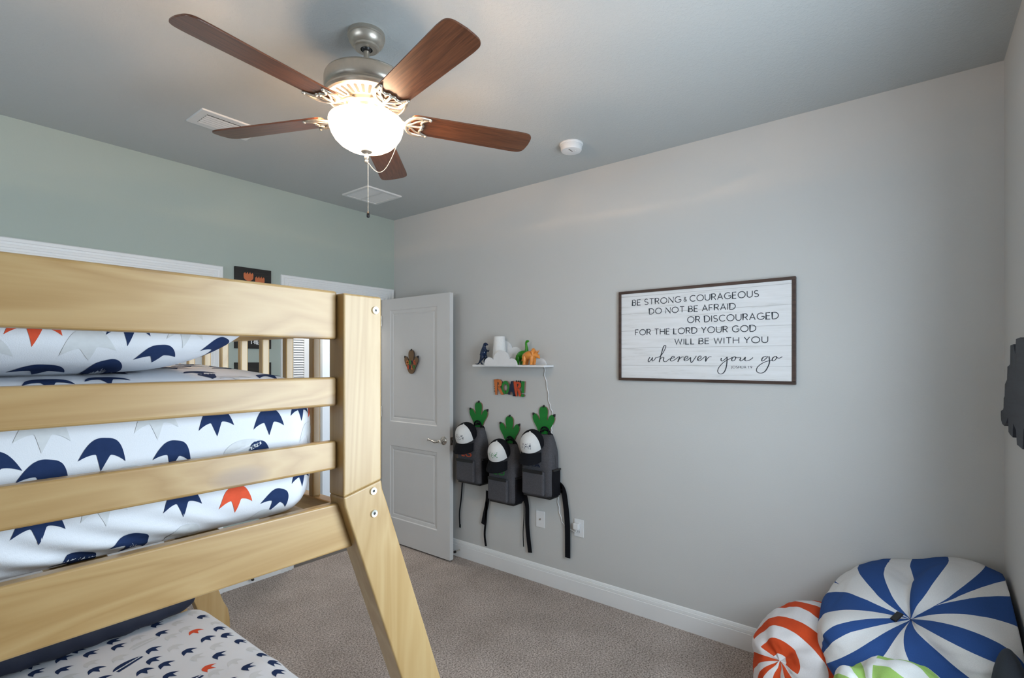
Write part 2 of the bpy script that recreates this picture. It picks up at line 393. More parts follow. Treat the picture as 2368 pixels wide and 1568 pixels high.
def text(mb, s, x0, x1, z0, h, fn, d0, d1, w, mi=0, gap=.25, space=.42):
    tot = 0
    for i, c in enumerate(s): tot += space if c == ' ' else GL[c][0]+gap
    tot -= gap; kx = (x1-x0)/tot; x = 0
    for c in s:
        if c == ' ': x += space; continue
        wd, st = GL[c]
        for p in st: ribbon(mb, [(x0+(x+q[0])*kx, z0+q[1]*h) for q in p], w, fn, d0, d1, mi)
        x += wd+gap
FV = lambda a, b, d: (a, -d, b)          # front view of a wall item: x right, z up, d towards the viewer

# ------------------------------------------------------------------ the setting
struct(MB().box(XL-.15, YF-.15, -.12, XW+.15, YB, 0).build('floor', 'carpet'), 'speckled taupe grey carpet')
struct(MB().box(XL-.15, YF-.15, ZC, XW+.15, 4.9, ZC+.1).build('ceiling', 'ceiling'), 'pale textured ceiling')
struct(MB().box(XW, YF-.15, -.1, XW+.12, YB+.12, ZC).build('wall_right', 'wall'))
D0, D1, DT = 1.951, 2.800, 2.064       # bedroom doorway
C0, C1 = -.11, 1.392                   # closet opening
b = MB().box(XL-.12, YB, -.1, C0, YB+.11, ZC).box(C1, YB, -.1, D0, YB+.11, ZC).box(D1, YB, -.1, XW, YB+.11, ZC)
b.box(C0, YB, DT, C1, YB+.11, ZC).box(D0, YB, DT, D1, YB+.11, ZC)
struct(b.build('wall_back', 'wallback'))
b = MB().box(XL-.12, YF-.13, -.1, WIN[0], YF, ZC).box(WIN[1], YF-.13, -.1, XW, YF, ZC).box(WIN[0], YF-.13, -.1, WIN[1], YF, WIN[2]).box(WIN[0], YF-.13, WIN[3], WIN[1], YF, ZC)
struct(b.build('wall_front', 'wall'))
b = MB().box(XL-.13, YF, -.1, XL, FILL_WIN[0], ZC).box(XL-.13, FILL_WIN[1], -.1, XL, YB, ZC).box(XL-.13, FILL_WIN[0], -.1, XL, FILL_WIN[1], FILL_WIN[2]).box(XL-.13, FILL_WIN[0], FILL_WIN[3], XL, FILL_WIN[1], ZC)
struct(b.build('wall_left', 'wall'))
def window(name, mat, w, z0, z1, label):
    """built in front view at the wall plane, x 0..w"""
    r = bpy.data.objects.new(name, None); COL.objects.link(r); r.matrix_world = mat; struct(r, label)
    f = MB()
    f.box(0, .02, z0, .045, .10, z1).box(w-.045, .02, z0, w, .10, z1).box(0, .02, z0, w, .10, z0+.045).box(0, .02, z1-.045, w, .10, z1)
    f.box(.045, .035, (z0+z1)/2-.02, w-.045, .085, (z0+z1)/2+.02)
    f.build('window_frame', 'whiteplastic', r, bevel=.003)
    MB().box(.045, .058, z0+.045, w-.045, .062, z1-.045).build('pane', 'glass', r)
    MB().box(-.04, -.03, z0-.03, w+.04, .02, z0).build('window_sill', 'trim', r, bevel=.004)
window('window_1', Matrix.Translation((WIN[1], YF, 0)) @ Matrix.Rotation(PI, 4, 'Z'), WIN[1]-WIN[0], WIN[2], WIN[3], 'window in the wall behind the camera')
window('window_added', Matrix.Translation((XL, FILL_WIN[0], 0)) @ Matrix.Rotation(PI/2, 4, 'Z'), FILL_WIN[1]-FILL_WIN[0], FILL_WIN[2], FILL_WIN[3], 'unseen window added in the left wall for fill light')
# hallway beyond the doorway
struct(MB().box(.4, YB, -.12, XW+.8, 4.75, -.004).build('floor_hall', 'hallfloor'))
struct(MB().box(.4, 4.70, -.1, XW+.8, 4.82, ZC).build('wall_hall_back', 'wall'))
struct(MB().box(XW+.7, YB+.11, -.1, XW+.8, 4.7, ZC).build('wall_hall_right', 'wall'))
struct(MB().box(1.55, YB+.11, -.1, 1.65, 4.7, ZC).build('wall_hall_left', 'wall'))
def casing(name, x0, x1, zt, y, w=.083):
    prof = [(0, 0), (0, .011), (.006, .016), (.016, .016), (.019, .0125), (.030, .0125), (.033, .016), (.046, .016), (.049, .0135), (.060, .0150), (.063, .019), (.078, .0195), (w, .015), (w, 0)]
    b = MB(); rows = []
    for d, t in prof:
        rows.append(len(b.v))
        for x, z in ((x0-d, 0), (x0-d, zt+d), (x1+d, zt+d), (x1+d, 0)): b.v.append(Vector((x, y-t, z)))
    for i in range(len(rows)-1):
        for k in range(3): b.face((rows[i]+k, rows[i]+k+1, rows[i+1]+k+1, rows[i+1]+k))
    return struct(b.build(name, 'trim'))
casing('trim_1', D0, D1, DT, YB); casing('trim_2', C0, C1, DT, YB)
# jambs of both openings
j = MB().box(D0, YB-.002, 0, D0+.018, YB+.112, DT).box(D1-.018, YB+.04, 0, D1, YB+.112, DT).box(D0, YB-.002, DT-.018, D1, YB+.112, DT)
struct(j.build('trim_3', 'trim'))
j = MB().box(C0, YB-.002, 0, C0+.018, YB+.112, DT).box(C1-.018, YB-.002, 0, C1, YB+.112, DT).box(C0, YB-.002, DT-.018, C1, YB+.112, DT)
struct(j.build('trim_4', 'trim'))
b = MB()
for k in range(2):
    x0 = C0+.02+k*.735; b.box(x0, YB+.03+.035*k, .01, x0+.75, YB+.06+.035*k, DT-.02)
struct(b.build('door_2', 'door', bevel=.003), 'white sliding closet doors')
def baseboard(name, p0, p1, nrm):
    p0 = Vector(p0); p1 = Vector(p1); nrm = Vector(nrm)
    prof = [(0, 0), (0, .014), (.088, .014), (.090, .011), (.093, .0125), (.108, .0115), (.1095, .008), (.113, .0085), (.124, .005), (.127, 0)]
    b = MB()
    for p in (p0, p1):
        for z, t in prof: b.v.append(p+nrm*t+Vector((0, 0, z)))
    n = len(prof)
    for i in range(n-1): b.face((i, i+1, n+i+1, n+i))
    b.face(list(range(n))); b.face(list(range(n, 2*n)))
    return struct(b.build(name, 'trim'))
baseboard('baseboard_right', (XW, YF, 0), (XW, YB, 0), (-1, 0, 0))
baseboard('baseboard_back', (C1+.083, YB, 0), (D0-.083, YB, 0), (0, -1, 0))
baseboard('baseboard_front', (XL, YF, 0), (XW, YF, 0), (0, 1, 0))
baseboard('baseboard_left', (XL, YF, 0), (XL, YB, 0), (1, 0, 0))
# louvred door in the hall
r = bpy.data.objects.new('door_3', None); COL.objects.link(r); r.location = (1.95, 4.70, 0); struct(r, 'white louvred door in the hall')
b = MB(); b.box(0, -.03, .01, .08, -.002, 2.03).box(.72, -.03, .01, .80, -.002, 2.03)
for z in (.01, .95, 1.93): b.box(.08, -.03, z, .72, -.002, z+.10)
b.build('door_frame', 'door', r, bevel=.002)
b = MB()
for k in range(76):
    z = .13+k*.0238
    if .93 < z < 1.06: continue
    b.box(.08, -.024, z, .72, -.021, z+.021, mat=Matrix.Translation((0, -.016, z+.01)) @ Matrix.Rotation(-.45, 4, 'X') @ Matrix.Translation((0, .016, -z-.01)))
b.build('louvre_panel', 'door', r)
MB().box(.08, -.006, .11, .72, -.002, 1.93).build('louvre_back', 'dark', r)
struct(MB().box(2.86, 4.66, 0, 2.95, 4.70, 2.1).build('trim_5', 'trim'))

# open bedroom door, hinged at the right jamb, leaf face towards -X
r = bpy.data.objects.new('door_1', None); COL.objects.link(r); r.location = (2.756, 3.578, 0); r.rotation_euler = (0, 0, -PI/2); struct(r, 'white two-panel bedroom door standing open')
W, T = .814, .037                       # local x runs from the hinge to the free edge
def leaf():
    b = MB(); z0, z1 = .012, 2.044
    pans = [(.107, .675, .212, .818), (.107, .675, 1.018, 1.950)]
    xs = [0, .107, .675, W]; zs = [z0, .212, .818, 1.018, 1.950, z1]
    for i in range(3):
        for k in range(5):
            if i == 1 and k in (1, 3):
                x0, x1, a0, a1 = xs[1], xs[2], zs[k], zs[k+1]
                loops = [(0, 0), (.006, .006), (.030, .009), (.036, .013), (.050, .009)]
                base = len(b.v)
                for ins, dep in loops:
                    for x, z in ((x0+ins, a0+ins), (x1-ins, a0+ins), (x1-ins, a1-ins), (x0+ins, a1-ins)): b.v.append(Vector((x, dep, z)))
                for q in range(len(loops)-1):
                    for e in range(4): f = (e+1) % 4; b.face((base+4*q+e, base+4*q+f, base+4*q+4+f, base+4*q+4+e))
                e = base+4*(len(loops)-1); b.face((e, e+1, e+2, e+3))
            else:
                n = len(b.v)
                for x, z in ((xs[i], zs[k]), (xs[i+1], zs[k]), (xs[i+1], zs[k+1]), (xs[i], zs[k+1])): b.v.append(Vector((x, 0, z)))
                b.face((n, n+1, n+2, n+3))
    n = len(b.v)
    for y in (0, T):
        for x, z in ((0, z0), (W, z0), (W, z1), (0, z1)): b.v.append(Vector((x, y, z)))
    for e in range(4): f = (e+1) % 4; b.face((n+e, n+f, n+4+f, n+4+e))
    b.face((n+4, n+5, n+6, n+7)); return b
leaf().build('door_leaf', 'door', r, weld=True)
h = MB().lathe([(0, 0), (.033, 0), (.033, .004), (.026, .009), (.012, .012), (.011, .045), (.0001, .046)], 24, mat=Matrix.Translation((.750, 0, .915)) @ Matrix.Rotation(PI/2, 4, 'X'))
h.tube(smoothpts([(.750, -.045, .915), (.735, -.047, .912), (.70, -.048, .905), (.665, -.047, .912), (.635, -.046, .918), (.618, -.046, .915)], 5), [.011]*6+[.0085]*8+[.007]*6+[.008]*5+[.004], 10)
h.build('door_handle', 'chrome', r, smooth=True)
MB().box(W-.0005, .006, .885, W+.0012, .031, .945).build('latch_plate', 'nickel_dark', r)
MB().box(W, .012, .905, W+.008, .026, .925).build('latch_bolt', 'chrome', r)
for z in (.25, 1.05, 1.82): MB().lathe([(0, 0), (.006, 0), (.006, .09), (0, .09)], 10, (-.004, -.004, z)).build('hinge', 'chrome', r, smooth=True)

# ------------------------------------------------------------------ ceiling fan
FX, FY = 1.178, 1.622
fan = thing('ceiling_fan', 'brushed nickel ceiling fan with five walnut blades and lit glass bowl', 'ceiling fan', (FX, FY, ZC))
Z = lambda z: z-ZC
L = lambda pr: [(r_, Z(z_)) for r_, z_ in pr]
MB().lathe(L([(0, 2.756), (.068, 2.756), (.069, 2.742), (.066, 2.7395), (.0665, 2.737), (.064, 2.726), (.057, 2.715), (.049, 2.709), (.047, 2.7075), (.046, 2.701), (.040, 2.697), (.022, 2.697), (.022, 2.712), (0, 2.712)]), 48).build('canopy', 'nickel', fan, smooth=True, angle=24)
MB().ball((0, 0, Z(2.707)), .021, 16).build('hanger_ball', 'black', fan, smooth=True)
MB().lathe(L([(0, 2.69), (.0105, 2.69), (.0105, 2.57), (0, 2.57)]), 16).build('downrod', 'nickel', fan, smooth=True)
mh = MB().lathe(L([(0, 2.606), (.012, 2.606), (.016, 2.597), (.085, 2.596), (.135, 2.591), (.147, 2.586), (.1495, 2.582), (.1475, 2.580), (.1515, 2.578), (.153, 2.57), (.153, 2.545), (.150, 2.536), (.146, 2.531), (.1475, 2.526), (.153, 2.519), (.1535, 2.512), (.149, 2.504), (.142, 2.500), (.139, 2.502), (.075, 2.494), (.070, 2.500), (0, 2.500)]), 64)
mh.build('motor_housing', 'nickel', fan, smooth=True, angle=25)
sl = MB()
for k in range(30):
    m4 = Matrix.Rotation(2*PI*k/30, 4, 'Z')
    pl = arc(.125, 0, .0062, .0062, -90, 90, 6)+arc(.088, 0, .0046, .0046, 90, 270, 6)
    n0 = len(sl.v)
    for x, y in pl: sl.v.append(m4 @ Vector((x, y, Z(2.4930+(x-.075)/.064*.009))))
    sl.face(range(n0, len(sl.v)))
o = sl.build('vent_slots', 'dark', fan)
MB().lathe(L([(0, 2.502), (.068, 2.502), (.070, 2.496), (.066, 2.486), (.050, 2.480), (.048, 2.468), (0, 2.468)]), 40).build('hub', 'nickel', fan, smooth=True, angle=30)
MB().lathe(L([(0, 2.470), (.040, 2.470), (.042, 2.440), (.055, 2.436), (.057, 2.430), (0, 2.430)]), 40).build('light_fitter', 'nickel', fan, smooth=True, angle=30)
for k in range(5):
    a = math.radians(-174.07+72*k)
    bl = bpy.data.objects.new('blade', None)
    R1 = .66; out = []
    prof = [(.165, .046), (.172, .054), (.185, .057), (.60, .0665), (.635, .064), (.652, .054), (.660, .036), (.6635, 0)]
    top = smoothpts([(x, y) for x, y in prof[3:]], 5)
    half = [(x, y) for x, y in prof[:3]]+[(p.x, p.y) for p in top]
    poly = half+[(x, -y) for x, y in half[::-1][1:]]
    tilt = Matrix.Rotation(math.radians(-10.5), 4, 'X')
    m4 = Matrix.Translation((0, 0, Z(2.447))) @ tilt
    bb = MB().prism(poly, lambda x, y, d: (x, y, d), -.003, .003)
    bb.xform(m4)
    bo = bb.build('blade', 'walnut', fan, bevel=.0012); bo.rotation_euler = (0, 0, a)
    # blade iron: curved arm from the hub and an open scrolled bracket under the blade
    ir = MB()
    ir.tube(smoothpts([(.045, 0, Z(2.490)), (.075, 0, Z(2.483)), (.10, 0, Z(2.470)), (.125, 0, Z(2.452)), (.155, 0, Z(2.440))], 5), [.015]*6+[.0135]*5+[.012]*5+[.010]*5, 10, flat=.5, up=(0, 0, 1))
    st = len(ir.v)
    for s_ in (-1, 1):
        pr = smoothpts([(.145, .004*s_, -.007), (.155, .030*s_, -.008), (.175, .050*s_, -.008), (.205, .055*s_, -.008), (.232, .052*s_, -.007)], 6)
        ir.tube(pr, [.007]*12+[.0075]*8+[.006]*5, 8, flat=.7, up=(0, 0, 1))
        ir.ball((.233, .052*s_, -.0085), .0065, 10)
        pr = smoothpts([(.230, .050*s_, -.007), (.208, .036*s_, -.008), (.205, .020*s_, -.008), (.212, .010*s_, -.008), (.204, 0, -.008)], 6)
        ir.tube(pr, .0055, 8, flat=.8, up=(0, 0, 1))
        ir.tube(smoothpts([(.150, 0, -.008), (.170, .014*s_, -.008), (.186, .030*s_, -.008), (.205, .042*s_, -.008)], 5), .0042, 8, flat=.8, up=(0, 0, 1))
    ir.tube([(.148, 0, -.008), (.18, 0, -.009), (.204, 0, -.008)], .005, 8, up=(0, 0, 1))
    ir.ball((.206, 0, -.010), .006, 10)
    ir.xform(m4, st)
    ir.build('blade_iron', 'nickel', bo, smooth=True, angle=60)
bw = MB().lathe(L([(.126, 2.426), (.135, 2.428), (.1370, 2.424), (.1368, 2.414), (.134, 2.398), (.1275, 2.379), (.116, 2.360), (.098, 2.342), (.075, 2.328), (.045, 2.319), (.015, 2.316), (0, 2.316)]), 56)
bw.build('light_bowl', 'bowl', fan, smooth=True, angle=80)
MB().lathe(L([(0, 2.3165), (.020, 2.3165), (.021, 2.3135), (.019, 2.311), (.009, 2.308), (.006, 2.302), (.0075, 2.296), (.009, 2.290), (.0075, 2.285), (.005, 2.282), (.008, 2.276), (.005, 2.270), (0, 2.269)]), 24).build('finial', 'nickel', fan, smooth=True, angle=60)
def chain(pts, parent, name):
    b = MB(); pts = [Vector(p) for p in pts]; acc = 0; last = pts[0]; b.ball(last, .0016, 6)
    for p in pts[1:]:
        seg = p-last; d = seg.length; q = last
        while d > 0:
            st = min(d, .0038-acc)
            q = q+seg.normalized()*st; d -= st; acc += st
            if acc >= .00379: b.ball(q, .0016, 6); acc = 0
            if st <= 0: break
        last = p
    return b.build(name, 'bolt', parent, smooth=True, angle=180)
cx = .006*RT.x; cy = .006*RT.y
pc = chain([(cx, cy, Z(2.30)), (cx, cy, Z(2.088))], fan, 'pull_chain')
MB().lathe(L([(0, 2.089), (.003, 2.0885), (.0055, 2.078), (.0060, 2.071), (.0045, 2.066), (0, 2.065)]), 16, (cx, cy, 0)).build('pull_knob', 'black', pc, smooth=True, angle=80)
lp = [RT*.140+Vector((0, 0, Z(2.412)))]
for t in [i/24 for i in range(25)]:
    x = .140+(.006-.140)*t; z = 2.40+(2.268-2.40)*t - .085*math.sin(PI*min(1, t*1.02))**1.0*(.75+.5*t)
    lp.append(RT*x + FW*(-.004) + Vector((0, 0, Z(z))))
chain(smoothpts(lp, 4), fan, 'pull_chain')
for k in range(5):
    l = bpy.data.lights.new('fan_bulb', 'POINT'); l.energy = LAMP_W; l.color = (1, .64, .38); l.shadow_soft_size = .018
    o = bpy.data.objects.new('fan_bulb', l); COL.objects.link(o); a = 2*PI*k/5+math.radians(-138.07)
    o.location = (FX+.112*math.cos(a), FY+.112*math.sin(a), 2.414)

# ------------------------------------------------------------------ ceiling fittings
p = onZ(1321, 333, ZC)
sd = thing('smoke_detector', 'round white smoke detector on the ceiling right of the fan', 'smoke detector', (p.x, p.y, ZC))
MB().lathe([(0, 0), (.066, 0), (.067, -.006), (.064, -.010), (0, -.010)], 40).build('base_plate', 'whiteplastic', sd, smooth=True, angle=30)
c = MB().lathe([(.061, -.010), (.0615, -.019), (.0595, -.020), (.0595, -.034), (.056, -.041), (.045, -.044), (0, -.045)], 40)
c.lathe([(.0, -.0445), (.006, -.0445), (.006, -.047), (0, -.047)], 12, (.0, -.03, 0))
c.build('cover', 'whiteplastic', sd, smooth=True, angle=30)
d = MB()
for k in range(3): d.box(-.04+.014*k, -.012, -.0456, -.03+.014*k, -.006, -.0444)
d.build('sensor_slots', 'nickel_dark', sd)
# supply register near the back wall
x0, x1, y0, y1 = 1.026, 1.325, 2.720, 2.919
rg = thing('ceiling_register', 'white slatted supply vent on the ceiling partly behind a fan blade', 'ceiling vent', ((x0+x1)/2, (y0+y1)/2, ZC))
hx, hy = (x1-x0)/2, (y1-y0)/2
def ringframe(b, hx, hy, w, t, z):
    o_ = [(-hx, -hy), (hx, -hy), (hx, hy), (-hx, hy)]; i_ = [(-hx+w, -hy+w), (hx-w, -hy+w), (hx-w, hy-w), (-hx+w, hy-w)]
    n = len(b.v)
    for pl, zz in ((o_, z), (o_, z-.003), ([(x*.985, y*.985) for x, y in o_], z-t), (i_, z-t), (i_, z)):
        for x, y in pl: b.v.append(Vector((x, y, zz)))
    for q in range(4):
        for e in range(4): f = (e+1) % 4; b.face((n+4*q+e, n+4*q+f, n+4*q+4+f, n+4*q+4+e))
b = MB(); ringframe(b, hx, hy, .038, .008, 0); b.build('vent_frame', 'metalwhite', rg)
MB().box(-hx+.03, -hy+.03, -.0015, hx-.03, hy-.03, -.0005).build('vent_back', 'dark', rg)
for k in range(5):
    y = -hy+.052+k*.0235
    MB().box(-hx+.038, -.0072, -.0007, hx-.038, .0072, .0007, mat=Matrix.Translation((0, y, -.010)) @ Matrix.Rotation(-.2, 4, 'X')).build('vent_slat', 'metalwhite', rg)
x0, x1, y0, y1 = 2.195, 2.498, 3.008, 3.320
rg = thing('return_vent', 'square white return vent on the ceiling near the back corner', 'ceiling vent', ((x0+x1)/2, (y0+y1)/2, ZC))
hx, hy = (x1-x0)/2, (y1-y0)/2
b = MB(); ringframe(b, hx, hy, .025, .010, 0); b.box(-.006, -hy+.02, -.009, .006, hy-.02, -.001); b.build('vent_frame', 'metalwhite', rg)
MB().box(-hx+.02, -hy+.02, -.0015, hx-.02, hy-.02, -.0005).build('vent_back', 'dark', rg)
for s_ in (-1, 1):
    b = MB()
    for k in range(20):
        y = -hy+.030+k*(2*hy-.06)/19
        b.box(min(.008*s_, (hx-.026)*s_), -.0075, -.0005, max(.008*s_, (hx-.026)*s_), .0075, .0005, mat=Matrix.Translation((0, y, -.005)) @ Matrix.Rotation(-.25, 4, 'X'))
    b.build('grille', 'metalwhite', rg)

# ------------------------------------------------------------------ bunk bed
Y0, Y1, YT = .900, 2.372, .052           # near face of near posts, far face of far posts, post thickness
XA, XB = .599, .692                      # right-hand posts
MID = -.37                               # the bed's middle in x; the left end mirrors the right
bed = thing('bunk_bed', 'natural pine bunk bed with slatted guard rails and splayed legs', 'bunk bed', (MID, (Y0+Y1)/2, 0))
BO = (MID, (Y0+Y1)/2, 0)
K = .35                                  # splay of the legs in x per metre of height
def legpoly(mir):
    up = [(.599, 1.663), (.692, 1.663), (.692, 1.2715), (.599, 1.2515)]
    rx = lambda z: .692+K*(1.262-z); lx = lambda z: .599+K*(1.240-z)
    lo = [(.599, 1.2515), (.692, 1.2715), (.6955, 1.250), (rx(1.225), 1.225), (rx(.50), .50), (.978, .46), (.985, .42), (.987, .36), (.987, .001), (.892, .001), (.892, .34), (.886, .40), (lx(.46), .46), (lx(1.20), 1.20), (.602, 1.232)]
    if mir: up = [(2*MID-x, z) for x, z in up]; lo = [(2*MID-x, z) for x, z in lo]
    return up, lo
for mir in (0, 1):
    up, lo = legpoly(mir)
    for (ya, yb) in ((Y0, Y0+YT), (Y1-YT, Y1)):
        fn = lambda x, z, d: (x, d, z)
        po = MB().prism(up, fn, ya, yb).build('post', 'pineZ', bed, bevel=.004, seg=3, offset=BO)
        lg = MB().prism(lo, fn, ya, yb).build('leg', 'pineZ', bed, bevel=.004, seg=3, offset=BO)
        face = ya if ya == Y0 else yb; sgn = -1 if ya == Y0 else 1
        for par, px, pz in ((po, .675, 1.6335), (lg, .670, 1.2515), (lg, .672, 1.2035)):
            x = 2*MID-px if mir else px
            bt = MB().lathe([(0, .0015), (.003, .0015), (.0032, .003), (.0075, .0032), (.0082, .002), (.0085, -.001)], 20, mat=Matrix.Translation((x, face, pz)) @ Matrix.Rotation(PI/2*(1 if sgn < 0 else -1), 4, 'X'))
            bt.build('bolt', 'bolt', par, smooth=True, angle=30, offset=BO)
            MB().lathe([(0, .0016), (.0030, .0017)], 8, mat=Matrix.Translation((x, face, pz)) @ Matrix.Rotation(PI/2*(1 if sgn < 0 else -1), 4, 'X')).build('bolt_socket', 'black', par, offset=BO)
xl, xr = 2*MID-XA, XA
for (ya, yb) in ((.922, .945), (Y1-.045, Y1-.022)):
    for (z0, z1) in ((1.570, 1.668), (1.435, 1.4935), (1.3065, 1.3645)):
        MB().box(xl, ya, z0, xr, yb, z1).build('guard_rail', 'pineX', bed, bevel=.005, seg=3, offset=BO)
    MB().prism([(xl-.004, 1.2365), (xr+.004, 1.2365), (xr+.038, 1.139), (xl-.038, 1.139)], lambda x, z, d: (x, d, z), ya, yb).build('side_rail', 'pineX', bed, bevel=.004, seg=3, offset=BO)
    zz = .22; e = .293
    MB().box(xl-e, ya, zz, xr+e, yb, zz+.14).build('side_rail', 'pineX', bed, bevel=.004, offset=BO)
    ly = (yb, yb+.045) if ya < 1.5 else (ya-.045, ya)
    MB().box(xl, ly[0], 1.165, xr, ly[1], 1.2145).build('support_rail', 'pineX', bed, bevel=.003, offset=BO)
    MB().box(xl-.29, ly[0], .23, xr+.29, ly[1], .27).build('support_rail', 'pineX', bed, bevel=.003, offset=BO)
for mir in (0, 1):
    f = (lambda x: 2*MID-x) if mir else (lambda x: x)
    def bx(xa, ya, za, xb, yb, zb): xa, xb = sorted((f(xa), f(xb))); return MB().box(xa, ya, za, xb, yb, zb)
    bx(.618, Y0+YT, 1.580, .648, Y1-YT, 1.662).build('end_rail', 'pineY', bed, bevel=.004, offset=BO)
    bx(.618, Y0+YT, 1.139, .648, Y1-YT, 1.225).build('end_rail', 'pineY', bed, bevel=.004, offset=BO)
    bx(.925, Y0+YT, .18, .955, Y1-YT, .36).build('end_rail', 'pineY', bed, bevel=.004, offset=BO)
    for k in range(11):
        y = 1.0585+.1163*k
        bx(.6205, y-.009, 1.224, .640, y+.009, 1.582).build('slat', 'pineZ', bed, bevel=.003, offset=BO)
for k in range(12):
    x = xl+.06+k*(xr-xl-.12)/11
    MB().box(x-.035, .992, 1.203, x+.035, Y1-.092, 1.2165).build('bed_slat', 'pineY', bed, offset=BO)
for k in range(12):
    x = xl-.2+k*(xr-xl+.4)/11
    MB().box(x-.035, .946, .27, x+.035, Y1-.046, .285).build('bed_slat', 'pineY', bed, offset=BO)

# ------------------------------------------------------------------ bedding with printed tracks
def vnoise(p, s): 
    from mathutils import noise as mn
    return mn.noise(Vector(p)*s)
def motif(kind):
    """strips of (p, bottom, top) columns, in units of half the print's width; toes point to -q"""
    cols = []
    if kind == 'track':
        n = 36
        for i in range(n+1):
            p = -1+2*i/n; a = abs(p); topq = .77-1.21*a**3.1
            toe = -.95+2.9*a; ar = -.10-.34*(max(0, a-.30)/.70)**1.8
            bot = min(toe, ar) if a < .30 else ar
            cols.append((p, min(bot, topq), topq))
        return [cols]
    up = []; lo = []
    for i in range(19):
        p = -1.35+2.7*i/18; t = (p+1.35)/2.7
        top = .70*math.sin(PI*min(1, t*1.05))**.6*(1-.45*t); mid = .06-.12*t+(.05 if i % 2 else 0)*(1 if t > .4 else 0)
        up.append((p, mid, max(top, mid))); lo.append((p*.95+.05, -.50+.06*t, -.14-.04*t))
    return [up, lo]
def decals(mb, bvh, items, lift=.0006):
    for (pt, nrm, upv, size, rot, kind, mi) in items:
        nrm = nrm.normalized(); u = upv-nrm*upv.dot(nrm); u.normalize(); v = u.cross(nrm).normalized()   # v = right seen from outside
        cr, sr = math.cos(rot), math.sin(rot); A = v*cr+u*sr; B = u*cr-v*sr
        for strip in motif(kind):
            rows = 8; idx = []
            for (p, b0, b1) in strip:
                col = []
                for k in range(rows+1):
                    q = b0+(b1-b0)*k/rows; w = pt+A*(p*size)+B*(q*size)
                    h = bvh.ray_cast(w+nrm*.06, -nrm, .2)
                    if h[0] is None: col.append(None); continue
                    col.append(len(mb.v)); mb.v.append(h[0]+h[1]*lift)
                idx.append(col)
            for a in range(len(idx)-1):
                for k in range(rows):
                    f = (idx[a][k], idx[a][k+1], idx[a+1][k+1], idx[a+1][k])
                    if None in f: continue
                    pts = [mb.v[i] for i in f]
                    if max((pts[i]-pts[(i+1) % 4]).length for i in range(4)) > size*1.6: continue
                    mb.face(f, mi)
def bvh_of(mb): return BVHTree.FromPolygons([tuple(v) for v in mb.v], mb.f)
def mattress(x0, x1, y0, y1, z0, z1, R, nx, wr, crown):
    """rounded box: stations along x, a rounded-rectangle section in yz, with soft wrinkles"""
    per = []
    ra = R
    def sect(e):
        a0, a1, b0, b1 = y0+e, y1-e, z0+e*.6, z1-e*.6; r_ = ra*.9; pts = []
        def line(p, q, n):
            for i in range(n): pts.append((p[0]+(q[0]-p[0])*i/n, p[1]+(q[1]-p[1])*i/n))
        def cor(cy_, cz_, s0):
            for i in range(14): t = math.radians(s0+90*i/14); pts.append((cy_+r_*math.cos(t), cz_+r_*math.sin(t)))
        line((a0+r_, b0), (a1-r_, b0), 12); cor(a1-r_, b0+r_, -90); line((a1, b0+r_), (a1, b1-r_), 8); cor(a1-r_, b1-r_, 0)
        line((a1-r_, b1), (a0+r_, b1), 60); cor(a0+r_, b1-r_, 90); line((a0, b1-r_), (a0, b0+r_), 26); cor(a0+r_, b0+r_, 180)
        return pts
    xs = []
    for i in range(9): xs.append(x0+R*(1-math.cos(PI/2*i/8)))
    for i in range(1, nx): xs.append(x0+R+(x1-x0-2*R)*i/nx)
    for i in range(9): xs.append(x1-R*(1-math.sin(PI/2*i/8)))
    mb = MB(); n = None
    for x in xs:
        d = min(x-x0, x1-x); e = R-math.sqrt(max(0, R*R-(R-d)**2)) if d < R else 0
        pts = sect(e); n = len(pts)
        for (y, z) in pts:
            t = (y-y0)/(y1-y0); zc = z
            if z > (z0+z1)/2: zc = z+crown*(4*t*(1-t))**.6*min(1, max(0, (min(x-x0, x1-x)))/.07)**.6
            wv = wr(x, y, z)
            s_ = -1 if y < (y0+y1)/2 else 1
            side = 1 if (y-y0 < .03 or y1-y < .03) else 0
            mb.v.append(Vector((x, y+s_*wv*side, zc+(wv*(1-side) if z > (z0+z1)/2 else 0))))
    m = len(xs)
    for i in range(m-1):
        for k in range(n): l = (k+1) % n; mb.face((i*n+k, i*n+l, (i+1)*n+l, (i+1)*n+k))
    mb.face(range(n)); mb.face(range((m-1)*n, m*n))
    return mb
PN, PC, PG = 1, 2, 3
SHEET = ['sheet', 'print_navy', 'print_coral', 'print_grey']
def wr_up(x, y, z):
    g = max(0, (1.31-z)/.1) if y < 1.2 else 0
    return .0025*vnoise((x, y, z), 9)+.008*min(1, g)*math.sin(95*(x*.8+z*1.5)+5*vnoise((x, y, z), 5))*max(0, min(1, (.45-x)/.25))
mt = mattress(-1.335, .592, .956, 2.318, 1.217, 1.483, .075, 340, wr_up, .036)
mt.tri(); bv = bvh_of(mt); items = []; taken = []
def put(x, y, size, rot, kind, mi, Y=.956):
    h = bv.ray_cast(CAM, ray(x, y).normalized(), 6)
    p, nrm = (h[0], h[1]) if h[0] is not None else (onY(x, y, Y), Vector((0, -1, 0)))
    if nrm.dot(ray(x, y)) > 0: nrm = -nrm
    up = Vector((0, 0, 1)) if abs(nrm.z) < .86 else Vector((0, math.copysign(1, nrm.z), 0))
    items.append((p, nrm, up, size, math.radians(rot), kind, mi)); taken.append(p)
T_ = 'track'
